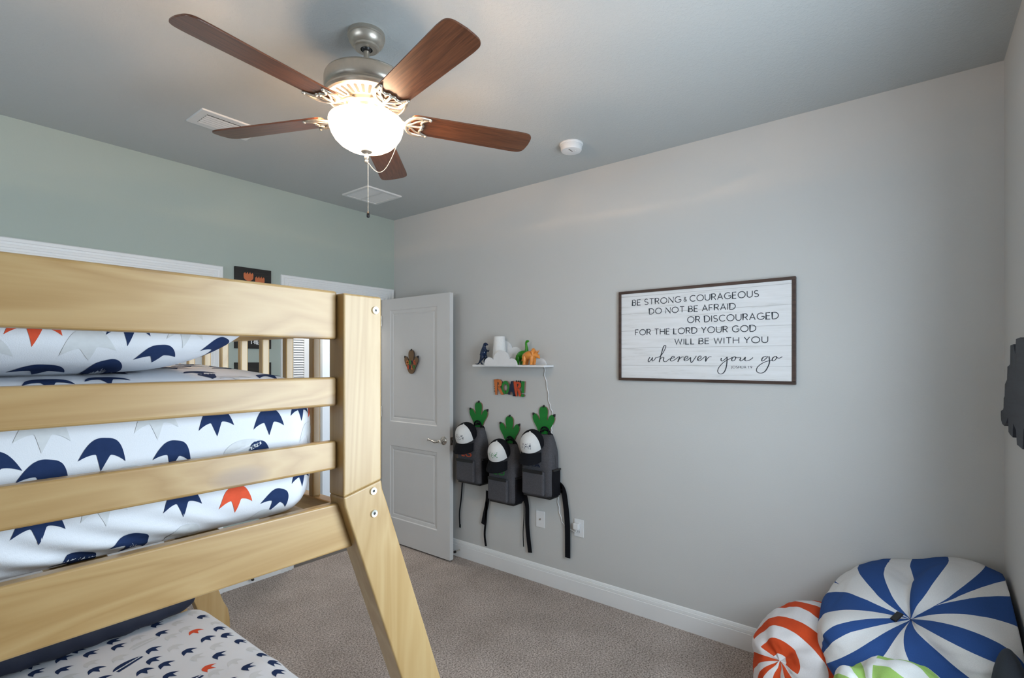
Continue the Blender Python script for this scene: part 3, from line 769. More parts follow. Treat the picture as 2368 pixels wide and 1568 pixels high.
for a in ((240, 1047, .0289, -8, T_, PN), (402, 1049, .0281, -12, T_, PN), (500, 973, .0289, 4, T_, PN), (622, 973, .0289, 2, T_, PN), (105, 1100, .0289, -14, T_, PN),
          (422, 1158, .0289, 3, T_, PN), (546, 1152, .0289, 2, T_, PC), (640, 1156, .0289, -22, T_, PN), (698, 1098, .0255, 4, T_, PN), (175, 1298, .0306, -26, T_, PN), (306, 1258, .0289, -24, T_, PN),
          (100, 1000, .0306, -4, T_, PG), (362, 975, .0306, 3, T_, PG), (712, 1000, .0289, 5, T_, PG), (-22, 1085, .0289, 10, T_, PN), (560, 1035, .0255, 20, 'skull', PG),
          (240, 1175, .0289, 6, T_, PG), (440, 1245, .0289, -15, T_, PG), (90, 1215, .0289, 0, T_, PN), (752, 950, .0289, 0, T_, PC), (695, 945, .0255, 0, T_, PN),
          (598, 1040, .0221, 0, T_, PN), (620, 1205, .0255, -20, T_, PG), (300, 1110, .0289, -5, T_, PG), (745, 1080, .0255, 0, T_, PN)): put(*a)
for a in ((458, 862, .0298, 0, T_, PN), (565, 851, .0289, 10, 'skull', PN), (622, 869, .0298, 10, T_, PN), (540, 872, .0289, 0, T_, PG), (245, 877, .0298, 0, T_, PN), (110, 884, .0298, 0, T_, PN)): put(*a)
rs = random.Random(3)
for i in range(22):
    for jx in range(15):
        x = -1.28+i*.089+(jx % 2)*.044+rs.uniform(-.012, .012); y = 1.05+jx*.088+rs.uniform(-.012, .012)
        if y > 2.28 or x > .54: continue
        p = Vector((x, y, 1.5))
        if any((p-q).length < .085 for q in taken): continue
        c = rs.random(); kind, mi = (T_, PN) if c < .5 else ((T_, PG) if c < .85 else ((T_, PC) if c < .93 else ('skull', PN)))
        items.append((p, Vector((0, 0, 1)), Vector((0, 1, 0)), .034, rs.uniform(-.35, .35), kind, mi))
decals(mt, bv, items)
o = mt.build('upper_mattress', SHEET, smooth=True, angle=60, offset=(MID, 1.637, 1.217)); o.location = (MID, 1.637, 1.217)
tag(o, 'upper bunk mattress in white sheet printed with navy and coral tracks', 'mattress')
# pillow on the upper bunk
PCX, PCY, PCZ = .070, 1.165, 1.574
def pil(u, v):
    a = -PI+2*PI*v                       # around the section, u along x
    x = 2*u-1; env = (1-abs(x)**5)**.34 if abs(x) < 1 else 0
    hx, hy, hz = .375, .20, .074
    ca, sa = math.cos(a), math.sin(a)
    y = math.copysign(abs(ca)**.75, ca)*hy*(.72+.28*env); z = math.copysign(abs(sa)**.95, sa)*hz*env
    X = PCX+x*hx+.02*abs(ca)**3*(x)
    w = .006*vnoise((X*1.3, y, z*2), 7)+.004*math.sin(30*(z+.35*X)+3*vnoise((X, y, z), 4))*(1 if ca < 0 else .3)
    lift = .022*max(0, x)**4
    return (X, PCY+y-w, PCZ+z+lift+w*.3)
pw = MB().grid(pil, 150, 128, wrap=True)
pw.tri(); bv = bvh_of(pw); items = []; taken = []
for a in ((92, 856, .0340, -8, T_, PN), (262, 866, .0306, 18, T_, PN), (364, 820, .0306, 8, T_, PN), (512, 809, .0289, -20, T_, PN), (204, 800, .0340, 10, T_, PG), (80, 752, .0306, 0, T_, PC), (298, 757, .0289, 0, T_, PN), (430, 768, .0289, 0, T_, PG), (-40, 810, .0306, 0, T_, PG)): put(*a, Y=PCY-.18)
decals(pw, bv, items, .0005)
o = pw.build('pillow', SHEET, smooth=True, angle=80, offset=(PCX, PCY, PCZ-.066)); o.location = (PCX, PCY, PCZ-.066)
tag(o, 'white pillow printed with navy tracks lying behind the upper guard rail', 'pillow')
# lower mattress
ml = mattress(-1.61, .872, .952, 2.310, .287, .535, .07, 40, lambda x, y, z: .003*vnoise((x, y, z), 5)+.006*math.exp(-((y-1.55-.25*(x-.4))/.05)**2), .012)
ml.tri(); bv = bvh_of(ml); items = []; rs = random.Random(11); row = 0
for i in range(36):
    for jx in range(19):
        x = -1.56+i*.070+rs.uniform(-.016, .016); y = .99+jx*.072+(i % 2)*.036+rs.uniform(-.014, .014)
        if y > 2.28 or x > .87: continue
        c = rs.random(); kind, mi = (T_, PN) if c < .56 else ((T_, PG) if c < .84 else ((T_, PC) if c < .92 else ('skull', PN if c < .96 else PG)))
        items.append((Vector((x, y, .55)), Vector((0, 0, 1)), Vector((-.45, .9, 0)), .025 if kind == T_ else .034, rs.uniform(-.4, .4), kind, mi))
for y in [1.0+.1*k for k in range(13)]:
    items.append((Vector((.872, y, .44)), Vector((1, 0, 0)), Vector((0, 0, 1)), .028, rs.uniform(-.5, .5), T_, rs.choice((PN, PN, PG))))
decals(ml, bv, items)
o = ml.build('lower_mattress', SHEET, smooth=True, angle=60, offset=(MID, 1.63, .287)); o.location = (MID, 1.63, .287)
tag(o, 'lower bunk mattress in white sheet with small navy and coral tracks', 'mattress')
def roll(u, v):
    a = 2*PI*v; x = -1.25+u*2.075; e = (1-abs(2*u-1)**14)**.5
    r_ = 1+.10*vnoise((x, math.cos(a), math.sin(a)), 8)+.05*math.sin(x*70+2*math.sin(a))
    return (x, 2.245+.058*e*r_*math.cos(a), .592+.050*e*r_*math.sin(a))
o = MB().grid(roll, 130, 18, wrap=True).build('navy_blanket', 'navyquilt', smooth=True, angle=80, offset=(-.2, 2.245, .545)); o.location = (-.2, 2.245, .545)
tag(o, 'navy quilted blanket rolled along the far side of the lower bunk', 'blanket')
# something wooden glimpsed beyond the lower bunk's far corner
st = thing('stool', 'golden wooden leg glimpsed beyond the far corner of the lower mattress', 'stool', (.92, 2.93, 0))
MB().lathe([(0, .40), (.14, .40), (.145, .41), (.14, .425), (0, .425)], 28).build('seat', 'pineY', st, smooth=True, angle=30)
for a in (0, 1, 2, 3):
    q = PI/4+a*PI/2; MB().tube([(.125*math.cos(q), .125*math.sin(q), .0), (.095*math.cos(q), .095*math.sin(q), .40)], [.014, .016], 10).build('leg', 'pineZ', st, smooth=True)

# ------------------------------------------------------------------ things on the right wall
RW = -PI/2
def rw(name, label, cat, y, z, group=None): return thing(name, label, cat, (XW, y, z), RW, group)
# scripture sign
SW, SH, SD = .962, .540, .018
sg = rw('wall_sign', 'large white plank sign with black scripture lettering in dark wood frame', 'sign', 1.425, 1.407)
b = MB().box(.012, -.014, .012, SW-.012, -.002, SH-.012); b.build('sign_board', 'boards', sg)
fw_ = .016
for (x0, z0, x1, z1) in ((0, 0, SW, fw_), (0, SH-fw_, SW, SH), (0, fw_, fw_, SH-fw_), (SW-fw_, fw_, SW, SH-fw_)):
    MB().box(x0, -.022, z0, x1, 0, z1).build('frame_bar', 'frame', sg, bevel=.0015)
for s_, x0, x1, z0, h_, w_ in (('BE STRONG', .086, .385, .452, .033, .0042), ('&', .398, .418, .455, .024, .003), ('COURAGEOUS', .433, .792, .452, .033, .0042), ('DO NOT BE AFRAID', .193, .678, .394, .0325, .0042),
                               ('OR DISCOURAGED', .419, .885, .333, .0335, .0042), ('FOR THE LORD YOUR GOD', .105, .779, .2725, .033, .0042), ('WILL BE WITH YOU', .346, .836, .2125, .0315, .0042), ('JOSHUA 1:9', .654, .760, .079, .013, .0018)):
    tw = lambda t: sum(.42 if c == ' ' else GL[c][0]+.25 for c in t)-.25
    kk = (x1-x0-.004)/tw(s_); xx = x0+.002
    for wd in s_.split(' '):          # one part per word
        mb = MB(); text(mb, wd, xx, xx+kk*tw(wd), z0, h_, FV, .0138, .0146, w_); mb.build('lettering', 'ink', sg)
        xx += kk*(tw(wd)+.25+.42)
SC = [[(152, 303), (128, 340), (125, 366), (140, 372), (170, 340), (190, 310), (183, 345), (195, 362), (225, 335), (240, 310), (262, 308), (318, 280), (370, 200), (393, 140), (380, 122), (355, 150), (330, 230), (300, 340), (292, 378)],
      [(292, 378), (310, 330), (340, 305), (362, 312), (355, 350), (372, 370), (400, 368), (440, 335), (480, 320), (520, 310), (515, 290), (490, 295), (465, 330), (465, 355), (490, 362), (530, 340), (560, 318), (590, 297), (602, 302), (582, 355), (575, 374)],
      [(578, 370), (600, 330), (640, 299), (664, 302)], [(664, 342), (700, 330), (728, 308), (722, 290), (700, 292), (672, 325), (675, 352), (700, 358), (735, 340), (768, 308), (768, 345), (780, 385), (800, 370), (840, 310), (858, 283)],
      [(872, 345), (910, 325), (930, 305), (922, 285), (900, 290), (878, 320), (880, 348), (905, 358), (940, 335), (992, 292), (1005, 302), (998, 345), (1000, 370)], [(1000, 368), (1020, 330), (1055, 298), (1088, 297)],
      [(1240, 315), (1232, 345), (1250, 362), (1285, 340), (1320, 305)], [(1325, 298), (1322, 380), (1310, 460), (1280, 530), (1235, 558), (1195, 545), (1182, 510), (1200, 460), (1250, 400), (1310, 355), (1370, 325), (1405, 305)],
      [(1440, 295), (1410, 310), (1395, 340), (1405, 360), (1435, 350), (1455, 320), (1445, 298), (1470, 312), (1530, 312), (1520, 345), (1535, 360), (1570, 340), (1602, 305), (1595, 340), (1610, 358), (1660, 350), (1700, 325), (1718, 308)],
      [(1925, 290), (1880, 300), (1855, 330), (1855, 360), (1880, 355), (1920, 320), (1945, 290)], [(1962, 290), (1970, 370), (1950, 440), (1900, 520), (1840, 546), (1785, 530), (1772, 490), (1800, 440), (1870, 390), (1950, 360), (2010, 352)],
      [(2060, 290), (2025, 310), (2010, 345), (2025, 360), (2055, 345), (2080, 310), (2068, 288), (2085, 310), (2120, 318), (2165, 295)]]
mb = MB()
for s_ in SC:
    pl = []
    for x, y in s_:
        q = onX(1480+x/6.578, 780+y/6.578, XW-.0145); pl.append((1.425-q.y, q.z-1.407))
    pl = smoothpts(pl, 5); n = len(pl)
    ws = []
    for i in range(n):
        t = pl[min(i+1, n-1)]-pl[max(i-1, 0)]; t = t.normalized() if t.length > 1e-9 else Vector((1, 0)); ws.append(.0027+.0030*abs(t.y)*(1 if t.y < 0 else .55))
    ribbon(mb, pl, ws, FV, .0138, .0146)
mb.build('script_lettering', 'ink', sg)

# footprint outline, used by the hooks and the door sign: heel at 0, tip of the middle toe at 1
def foot(w, h, lean=0.):
    hp = [(0, 0), (.14, .04), (.24, .14), (.32, .28), (.44, .44), (.50, .58), (.47, .70), (.37, .735), (.26, .66), (.205, .575), (.17, .53), (.165, .62), (.195, .78), (.185, .90), (.11, .985), (0, 1.0)]
    p = smoothpts(hp, 4); full = [(q.x, q.y) for q in p]+[(-q.x, q.y) for q in p[::-1][1:-1]]
    return [((x+lean*y*.3)*w, y*h) for x, y in full]
def footthing(root, w, h, face, edge, th, lean=0., claws=True):
    o = MB().prism(foot(w, h, lean), FV, .001, th, 0)
    o.v = o.v; b = MB(); b.prism(foot(w, h, lean), FV, .001, th, 1)
    n = len(foot(w, h, lean)); b.m[1] = 0
    b.build('board', [face, edge], root)
    if claws:
        for cxx, czz, ang in ((0+lean*.3, 1.0, 0), (.47+lean*.2, .72, -35), (-.47+lean*.2, .72, 35)):
            a = math.radians(ang); u = Vector((math.sin(-a), math.cos(a))); 
            pts = [(-.09, -.055), (.09, -.055), (.05, .03), (0.0, .085), (-.05, .03)]
            pl = [(cxx*w+(q[0]*math.cos(a)-q[1]*math.sin(a))*w*.55, czz*h+(q[0]*math.sin(a)+q[1]*math.cos(a))*h*.62) for q in pts]
            MB().prism(pl, FV, .001, th+.002).build('claw', 'black', root)
for y, z, ln, lab in ((2.585, 1.016, .0, 'green three-toed footprint wall hook nearest the open door'), (2.287, .930, 0., 'green three-toed footprint wall hook hung lowest of the three'), (1.990, 1.016, 0., 'green three-toed footprint wall hook beside the white cord')):
    h_ = rw('wall_hook', lab, 'hook', y, z, 'green footprint hooks')
    footthing(h_, .182, .198, 'green', 'mdf', .012)
    MB().tube([(0, -.012, .030), (0, -.030, .028), (0, -.040, .040)], [.006, .006, .007], 8).build('peg', 'black', h_, smooth=True)

# ROAR! sign
ro = rw('word_sign', 'small chunky painted wooden ROAR! word sign below the cloud shelf', 'sign', 2.432, 1.270)
def letter(poly_list, face, d1=.016):
    b = MB()
    for pl in poly_list: b.prism(pl, FV, .001, d1, 0, 1)
    b.build('letter', [face, 'mdf'], ro)
sx = lambda l: [(x*.300/730, (1440-y)*.122/390) for x, y in l]
P_ = lambda l: sx([(x-380, y) for x, y in l])
letter([P_([(390, 1062), (470, 1050), (455, 1420), (420, 1420)]), P_([(455, 1052), (530, 1062), (568, 1110), (560, 1190), (520, 1235), (480, 1240), (480, 1190), (500, 1165), (497, 1130), (470, 1120)]), P_([(470, 1225), (525, 1225), (612, 1400), (560, 1415), (480, 1270)])], 'orange')
outer = arc(650, 1238, 92, 155, 90, 450, 28)[:-1]
O1 = [(650+88*math.cos(math.radians(a)), 1238+155*math.sin(math.radians(a))) for a in range(95, 446, 10)]
I1 = [(650+44*math.cos(math.radians(a)), 1240+78*math.sin(math.radians(a))) for a in range(445, 94, -10)]
letter([P_(O1+I1)], 'green2')
letter([P_([(775, 1095), (812, 1080), (880, 1425), (818, 1430), (805, 1330), (770, 1330), (755, 1400), (705, 1395)])], 'navy')
letter([P_([(835, 1095), (905, 1095), (905, 1430), (862, 1420)]), P_([(895, 1095), (960, 1105), (995, 1145), (990, 1210), (955, 1245), (920, 1250), (920, 1200), (938, 1180), (936, 1150), (905, 1140)]), P_([(905, 1230), (950, 1235), (1000, 1410), (955, 1430), (915, 1290)])], 'redor')
letter([P_([(1000, 1080), (1075, 1085), (1060, 1350), (1005, 1350)]), P_(arc(1025, 1405, 38, 34, 0, 360, 14)[:-1])], 'green2')
sp = MB()
for k in range(5): z = 1100+k*55; sp.prism(P_([(405, z), (372, z+12), (405, z+30)]), FV, .001, .010)
for k in range(3): x = 865+k*42; sp.prism(P_([(x, 1105), (x+14, 1068), (x+34, 1108)]), FV, .001, .010)
sp.build('spikes', 'black', ro)

# cloud shelf and what stands on it
CY, CZ = 2.232, 1.483
cs = rw('cloud_shelf', 'white wooden wall shelf with cloud shaped front and back panels', 'shelf', CY, CZ)
MB().box(-.318, -.118, 0, .318, -.001, .014).build('shelf_board', 'whitewood', cs, bevel=.002)
def cloud(bumps, x0, x1, z0=0., n=90):
    """outline of overlapping circles standing on a line"""
    pts = [(x0, z0)]
    for i in range(n+1):
        x = x0+(x1-x0)*i/n; z = z0+.002
        for cx_, cz_, r_ in bumps:
            if abs(x-cx_) < r_: z = max(z, cz_+math.sqrt(r_*r_-(x-cx_)**2))
        pts.append((x, z))
    pts.append((x1, z0)); return pts
q = lambda x: CY-x
MB().prism(cloud([(-.148, .020, .047), (-.037, .040, .074), (.055, .012, .047)], -.196, .102, .006, 120), FV, .1185, .127).build('cloud_front', 'whitewood', cs)
MB().prism(cloud([(-.262, .028, .047), (-.115, .105, .085), (-.005, .078, .064), (.12, .058, .056), (.210, .008, .053)], -.310, .263, .013, 160), FV, .002, .010).build('cloud_back', 'whitewood', cs)
# white lamp behind the front cloud
lm = thing('shelf_lamp', 'white tapered table lamp standing behind the cloud shelf front', 'lamp', (XW-.066, 2.335, CZ+.014))
MB().lathe([(0, 0), (.042, 0), (.043, .008), (.016, .011), (.013, .05), (0, .05)], 28).build('lamp_base', 'whiteplastic', lm, smooth=True, angle=40)
MB().lathe([(.051, .012), (.052, .013), (.0405, .197), (.0385, .202), (.030, .204), (0, .204)], 40).build('lamp_shade', 'shade', lm, smooth=True, angle=35)
def limb(b, pr, n=5, k=12):
    q_ = smoothpts(pr, n); b.tube([p[:3] for p in q_], [max(.0008, p[3]) for p in q_], k)
def toy(name, label, mat, y, x, rot, fn):
    b = MB(); fn(b); o = b.build(name, mat, None, smooth=True, angle=80); o.location = (x, y, CZ+.0142); o.rotation_euler = (0, 0, RW+rot)
    return tag(o, label, 'toy dinosaur', 'toy dinosaurs on the cloud shelf')
def raptor(b):
    limb(b, [(-.080, 0, .006, .002), (-.055, 0, .006, .004), (-.032, 0, .028, .008), (-.014, 0, .058, .018), (0, 0, .088, .025), (.004, 0, .113, .019), (.006, 0, .134, .012), (.012, 0, .148, .011)])
    b.ball((.018, 0, .150), .013, 14, sc=(1.5, .85, .9)); b.ball((.031, 0, .146), .009, 12, sc=(1.4, .8, .7))
    for s_ in (-1, 1):
        limb(b, [(-.008, .012*s_, .078, .016), (.007, .018*s_, .052, .012), (-.010, .019*s_, .028, .006), (-.002, .020*s_, .008, .005), (.014, .021*s_, .004, .0035)], 5, 10)
        limb(b, [(.008, .016*s_, .110, .007), (.026, .021*s_, .098, .005), (.036, .019*s_, .106, .003)], 5, 8)
def longneck(b):
    limb(b, [(-.090, .004, .004, .002), (-.074, .002, .018, .005), (-.056, 0, .046, .013), (-.030, 0, .066, .024), (0, 0, .072, .029), (.024, 0, .080, .021), (.034, 0, .105, .0125), (.031, 0, .130, .009), (.029, 0, .150, .008), (.036, 0, .164, .0085)])
    b.ball((.042, 0, .163), .0105, 14, sc=(1.35, .8, .8))
    for x in (-.032, .020):
        for s_ in (-1, 1): limb(b, [(x, .013*s_, .064, .018), (x+.002, .017*s_, .032, .012), (x, .018*s_, .012, .0095), (x+.001, .018*s_, .001, .011)], 4, 10)
def threehorn(b):
    limb(b, [(-.074, 0, .026, .002), (-.062, 0, .040, .009), (-.044, 0, .058, .023), (-.010, 0, .066, .030), (.020, 0, .063, .025), (.040, 0, .066, .019), (.060, 0, .056, .011), (.073, 0, .046, .004)])
    b.ball((.026, 0, .080), .030, 16, sc=(.35, .95, 1.))
    for s_ in (-1, 1): limb(b, [(.044, .010*s_, .078, .006), (.056, .011*s_, .092, .0035), (.062, .011*s_, .102, .001)], 4, 8)
    limb(b, [(.064, 0, .058, .005), (.070, 0, .066, .003), (.074, 0, .072, .001)], 4, 8)
    for k in range(7): a = math.radians(20+k*23); b.ball((.022, -.029*math.cos(a), .080+.030*math.sin(a)), .0045, 8)
    for x in (-.042, .016):
        for s_ in (-1, 1): limb(b, [(x, .014*s_, .056, .018), (x+.003, .018*s_, .028, .012), (x, .018*s_, .012, .0105), (x+.001, .018*s_, .001, .012)], 4, 10)
toy('toy_dinosaur', 'navy blue toy dinosaur standing upright at the left of the shelf', 'toyblue', 2.478, XW-.075, .0, raptor)
toy('toy_dinosaur', 'green long-necked toy dinosaur standing right of the cloud front', 'toygreen', 2.136, XW-.050, -.10, longneck)
toy('toy_dinosaur', 'orange horned toy dinosaur at the right end of the shelf', 'toyorange', 2.040, XW-.092, .05, threehorn)

# cord, wall plates
cp = [(1257, 848), (1260, 866), (1266, 898), (1270, 930), (1276, 950), (1280, 965), (1277, 985), (1275, 998)]
pl = [onX(x, y, XW-.006) for x, y in cp]
pl[0] = Vector((XW-.006, 1.982, CZ+.016)); 
pl += [Vector((XW-.006, y, z)) for y, z in ((1.925, 1.02), (1.90, .90), (1.905, .75), (1.880, .62))]+[onX(x, y, XW-.006) for x, y in ((1292, 1172), (1298, 1200), (1307, 1217), (1322, 1226))]+[Vector((XW-.020, 1.742, .412)), Vector((XW-.030, 1.728, .415))]
ps = smoothpts(pl, 8)
ps = [p+Vector((0, .0035*math.sin(i*.9), 0)) for i, p in enumerate(ps)]
o = MB().tube(ps, .0032, 8).build('power_cord', 'whiteplastic', smooth=True, angle=80, offset=pl[0]); o.location = pl[0]
tag(o, 'thin white power cord hanging from the cloud shelf to the outlet', 'cord')
def plate(name, label, cat, y, z): 
    r_ = rw(name, label, cat, y, z); MB().box(-.036, -.005, -.057, .036, 0, .057).build('plate', 'whiteplastic', r_, bevel=.003, seg=3); return r_
cx_ = plate('coax_plate', 'blank white cable jack wall plate below the backpacks', 'wall plate', 2.022, .437)
MB().lathe([(0, .004), (.007, .004), (.007, .006), (.0045, .0065), (.0045, .013), (.002, .013), (0, .013)], 14, mat=Matrix.Rotation(PI/2, 4, 'X')).build('cable_jack', 'chrome', cx_, smooth=True, angle=30)
ou = plate('outlet', 'white wall outlet with a plugged-in adapter', 'outlet', 1.716, .437)
f = MB()
for s_ in (-1, 1): f.lathe([(0, .0045), (.0165, .0045), (.0165, .0065), (0, .0065)], 20, mat=Matrix.Translation((0, 0, .021*s_)) @ Matrix.Rotation(PI/2, 4, 'X'))
f.build('socket', 'whiteplastic', ou, smooth=True, angle=30)
d = MB()
for x in (-.006, .006): d.box(x-.001, -.0075, -.028, x+.001, -.006, -.018)
d.build('socket_slot', 'dark', ou)
ad = rw('plug_adapter', 'small white power adapter plugged into the outlet', 'adapter', 1.722, .437)
MB().box(-.022, -.034, -.006, .018, -.0075, .034).build('adapter_body', 'whiteplastic', ad, bevel=.005, seg=3)
MB().lathe([(0, 0), (.005, 0), (.004, .012), (0, .012)], 10, mat=Matrix.Translation((-.004, -.022, -.018))).build('cord_grip', 'whiteplastic', ad, smooth=True)
# rubber-tipped door stops
for nm, loc, rz, lab in (('door_stop', (XW-.0145, 2.779, .055), RW, 'black-tipped door stop on the baseboard beside the open door'), ('door_stop', (1.641, YB-.0145, .045), 0, 'black-tipped door stop on the baseboard seen under the bunk bed')):
    r_ = thing(nm, lab, 'door stop', loc, rz)
    MB().tube([(0, 0, 0), (0, -.045, 0)], .006, 10).build('spring', 'chrome', r_, smooth=True)
    MB().tube([(0, -.045, 0), (0, -.052, 0), (0, -.060, 0)], [.0095, .0105, .008], 12).build('rubber_tip', 'black', r_, smooth=True, angle=50)

# backpacks, one on each hook, and a cap over each
def backpack(y, ztop, label, patch, straps, s=1.0):
    r_ = rw('backpack', label, 'backpack', y, ztop-.43, 'grey backpacks on the wall hooks')
    Wd, Dp, Ht = .238*s, .125, .405*s
    def sec(t):      # half width, front depth, back
        k = min(1, max(0, (t-.62)/.38)); hw = Wd/2*(1-.42*k**1.8)*(.94+.06*min(1, t/.08)); dp = Dp*(1-.55*k**1.7)*(.90+.10*min(1, t/.08))
        return hw, dp
    def body(u, v):
        t = u; hw, dp = sec(t); a = 2*PI*v
        ca, sa = math.cos(a), math.sin(a); e = .42
        x = math.copysign(abs(ca)**e, ca)*hw; yy = math.copysign(abs(sa)**e, sa)*dp/2-dp/2-.006
        n_ = .004*vnoise((x*1.2, yy*1.2, t*.5+y), 14)
        if t in (0, 1): x *= .90; yy = (yy+dp/2)*.90-dp/2
        return (x+n_, yy-n_, t*Ht)
    b = MB().grid(body, 26, 48, wrap=True); n = 48
    b.face(range(n)); b.face(range(26*n, 27*n)); b.build('pack_body', 'charcoal', r_, smooth=True, angle=70)
    bs = MB().box(-Wd/2*.93, -Dp*.93, -.006, Wd/2*.93, -.012, .012).build('pack_bottom', 'black', r_, bevel=.006)
    fp = MB().box(-Wd*.40, -Dp-.030, .018, Wd*.34, -Dp-.002, Ht*.44); fo = fp.build('front_pocket', 'charcoal', r_, bevel=.014, seg=4)
    MB().box(-Wd*.40+.006, -Dp-.0325, Ht*.40, Wd*.34-.006, -Dp-.028, Ht*.455).build('zipper', 'black', fo, bevel=.002)
    spk = MB().box(Wd/2-.004, -Dp+.018, .012, Wd/2+.012, -.022, Ht*.46).build('side_pocket', 'blackmesh', r_, bevel=.008, seg=3)
    MB().box(Wd/2-.003, -Dp+.016, Ht*.445, Wd/2+.0145, -.020, Ht*.475).build('pocket_trim', 'black', spk, bevel=.003)
    zp = MB().tube(smoothpts([(Wd/2*.98, -.070, Ht*.50), (Wd/2*.95, -.068, Ht*.68), (Wd/2*.62, -.052, Ht*.93), (0, -.046, Ht*1.002)], 6), .004, 6).build('main_zipper', 'black', r_, smooth=True)
    hd = MB(); hd.tube(smoothpts([(-.035, -.020, Ht-.012), (-.030, -.016, Ht+.03), (0, -.026, Ht+.050), (.030, -.016, Ht+.03), (.035, -.020, Ht-.012)], 6), .009, 8, flat=.45)
    hd.tube(smoothpts([(-.07, -.008, Ht*.80), (-.05, -.006, Ht*1.0), (0, -.010, Ht*1.07), (.05, -.006, Ht*1.0), (.07, -.008, Ht*.80)], 6), .012, 8, flat=.4)
    hd.build('carry_handle', 'blackcloth', r_, smooth=True, angle=60)
    pm = MB()
    text(pm, patch[1], -Wd*.22, Wd*.16, Ht*.50, .026*s, FV, Dp+.004, Dp+.009, .0065); pm.build('name_patch', patch[0], r_)
    for pts, w in straps:
        q = [Vector((y-p.y, p.x-XW, p.z-(ztop-.43))) for p in pts]; q = smoothpts(q, 6)
        b = MB(); n0 = 0
        for i, p in enumerate(q):
            t = (q[min(i+1, len(q)-1)]-q[max(i-1, 0)]).normalized(); sd_ = Vector((0, -1, 0)).cross(t).normalized()*(w/2)
            for a, dd in ((-1, 0), (1, 0), (1, .0025), (-1, .0025)): b.v.append(p+sd_*a+Vector((0, -dd, 0)))
        for i in range(len(q)-1):
            for k in range(4): l = (k+1) % 4; b.face((4*i+k, 4*i+l, 4*i+4+l, 4*i+4+k))
        e = 4*(len(q)-1); b.face((0, 1, 2, 3)); b.face((e, e+1, e+2, e+3)); b.build('strap', 'blackcloth', r_)
    return r_
sp_ = lambda l, X=XW-.022: [onX(x, y, X) for x, y in l]
backpack(2.588, 1.050, 'grey backpack nearest the door with red lettering', ('redor', 'EO'), [(sp_([(1070, 1105), (1067, 1150), (1063, 1185), (1063.5, 1212)]), .012), (sp_([(1064, 1212), (1064, 1220)]), .016)])
backpack(2.278, .958, 'grey backpack hung lowest with green lettering', ('green2', 'LU'), [(sp_([(1128, 1135), (1127, 1160), (1121, 1190), (1117, 1212)]), .034), (sp_([(1126, 1160), (1124, 1200), (1121, 1235), (1124, 1263)]), .018), (sp_([(1212, 1145), (1212, 1190), (1210, 1230), (1211, 1264)]), .006)])
backpack(1.975, 1.052, 'grey backpack farthest right with blue lettering and two long straps', ('navy', 'AA'), [(sp_([(1213, 1140), (1219, 1170), (1220, 1220), (1226, 1278)]), .034), (sp_([(1290, 1118), (1300, 1128), (1306, 1150), (1312, 1210), (1313, 1290)]), .040), (sp_([(1288, 1112), (1296, 1126), (1297, 1140)]), .030)])
def cap(y, z, label, inkm, pose=(26, 14)):
    r_ = rw('baseball_cap', label, 'cap', y, z, 'caps hung over the backpacks')
    mt_ = Matrix.Translation((0, -.125, 0)) @ Matrix.Rotation(math.radians(pose[1]), 4, 'Z') @ Matrix.Rotation(math.radians(pose[0]), 4, 'X')
    ra, rb, hh = .078, .092, .108
    def dome(az0, az1):
        def f(u, v):
            az = math.radians(az0+(az1-az0)*v); ph = PI/2*u
            rr = math.sin(ph)**.86; return (ra*rr*math.sin(az), -rb*rr*math.cos(az), hh*math.cos(ph)**.8 if ph < PI/2-1e-6 else 0)
        return f
    MB().grid(dome(-68, 68), 12, 24).xform(mt_).build('crown_front', 'capwhite', r_, smooth=True, angle=80)
    MB().grid(dome(68, 292), 12, 36).xform(mt_).build('mesh_back', 'blackmesh', r_, smooth=True, angle=80)
    MB().ball((0, 0, hh), .006, 8, sc=(1, 1, .6)).xform(mt_).build('button', 'capwhite', r_, smooth=True)
    def brim(top):
        def f(u, v):
            a = math.radians(-66+132*v); bx_, by_ = ra*math.sin(a), -rb*math.cos(a)
            L_ = .070*math.cos(a*.98)**.55; t = u*L_
            return (bx_*(1+.12*u), by_-t, -.026*(bx_/ra)**2-.040*u-(0 if top else .003))
        return f
    MB().grid(brim(1), 8, 24).grid(brim(0), 8, 24).xform(mt_).build('brim', 'blackcloth', r_, smooth=True, angle=80)
    pr = MB(); rs_ = random.Random(int(y*1000))
    for row in range(5):
        for k in range(4):
            az = -24+k*13+rs_.uniform(-6, 6); ph = .64+.05*row+rs_.uniform(-.012, .012); w_ = rs_.choice((1.2, 2.2, 3.5, 5))
            q_ = []
            for aa in (az-w_, az+w_):
                for pp in (ph, ph+.016+.012*(k % 2)):
                    A_ = math.radians(aa); P2 = PI/2*pp; rr = math.sin(P2)**.86
                    q_.append(Vector((ra*rr*math.sin(A_), -rb*rr*math.cos(A_), hh*math.cos(P2)**.8))*1.012)
            n0 = len(pr.v); pr.v += q_; pr.face((n0, n0+1, n0+3, n0+2))
    pr.xform(mt_).build('cap_print', inkm, r_)
cap(2.600, .965, 'white and black mesh cap over the backpack nearest the door', 'ink')
cap(2.285, .872, 'white and black mesh cap with green print over the lowest backpack', 'green')
cap(2.000, .962, 'white and black mesh cap over the right-hand backpack', 'navy')

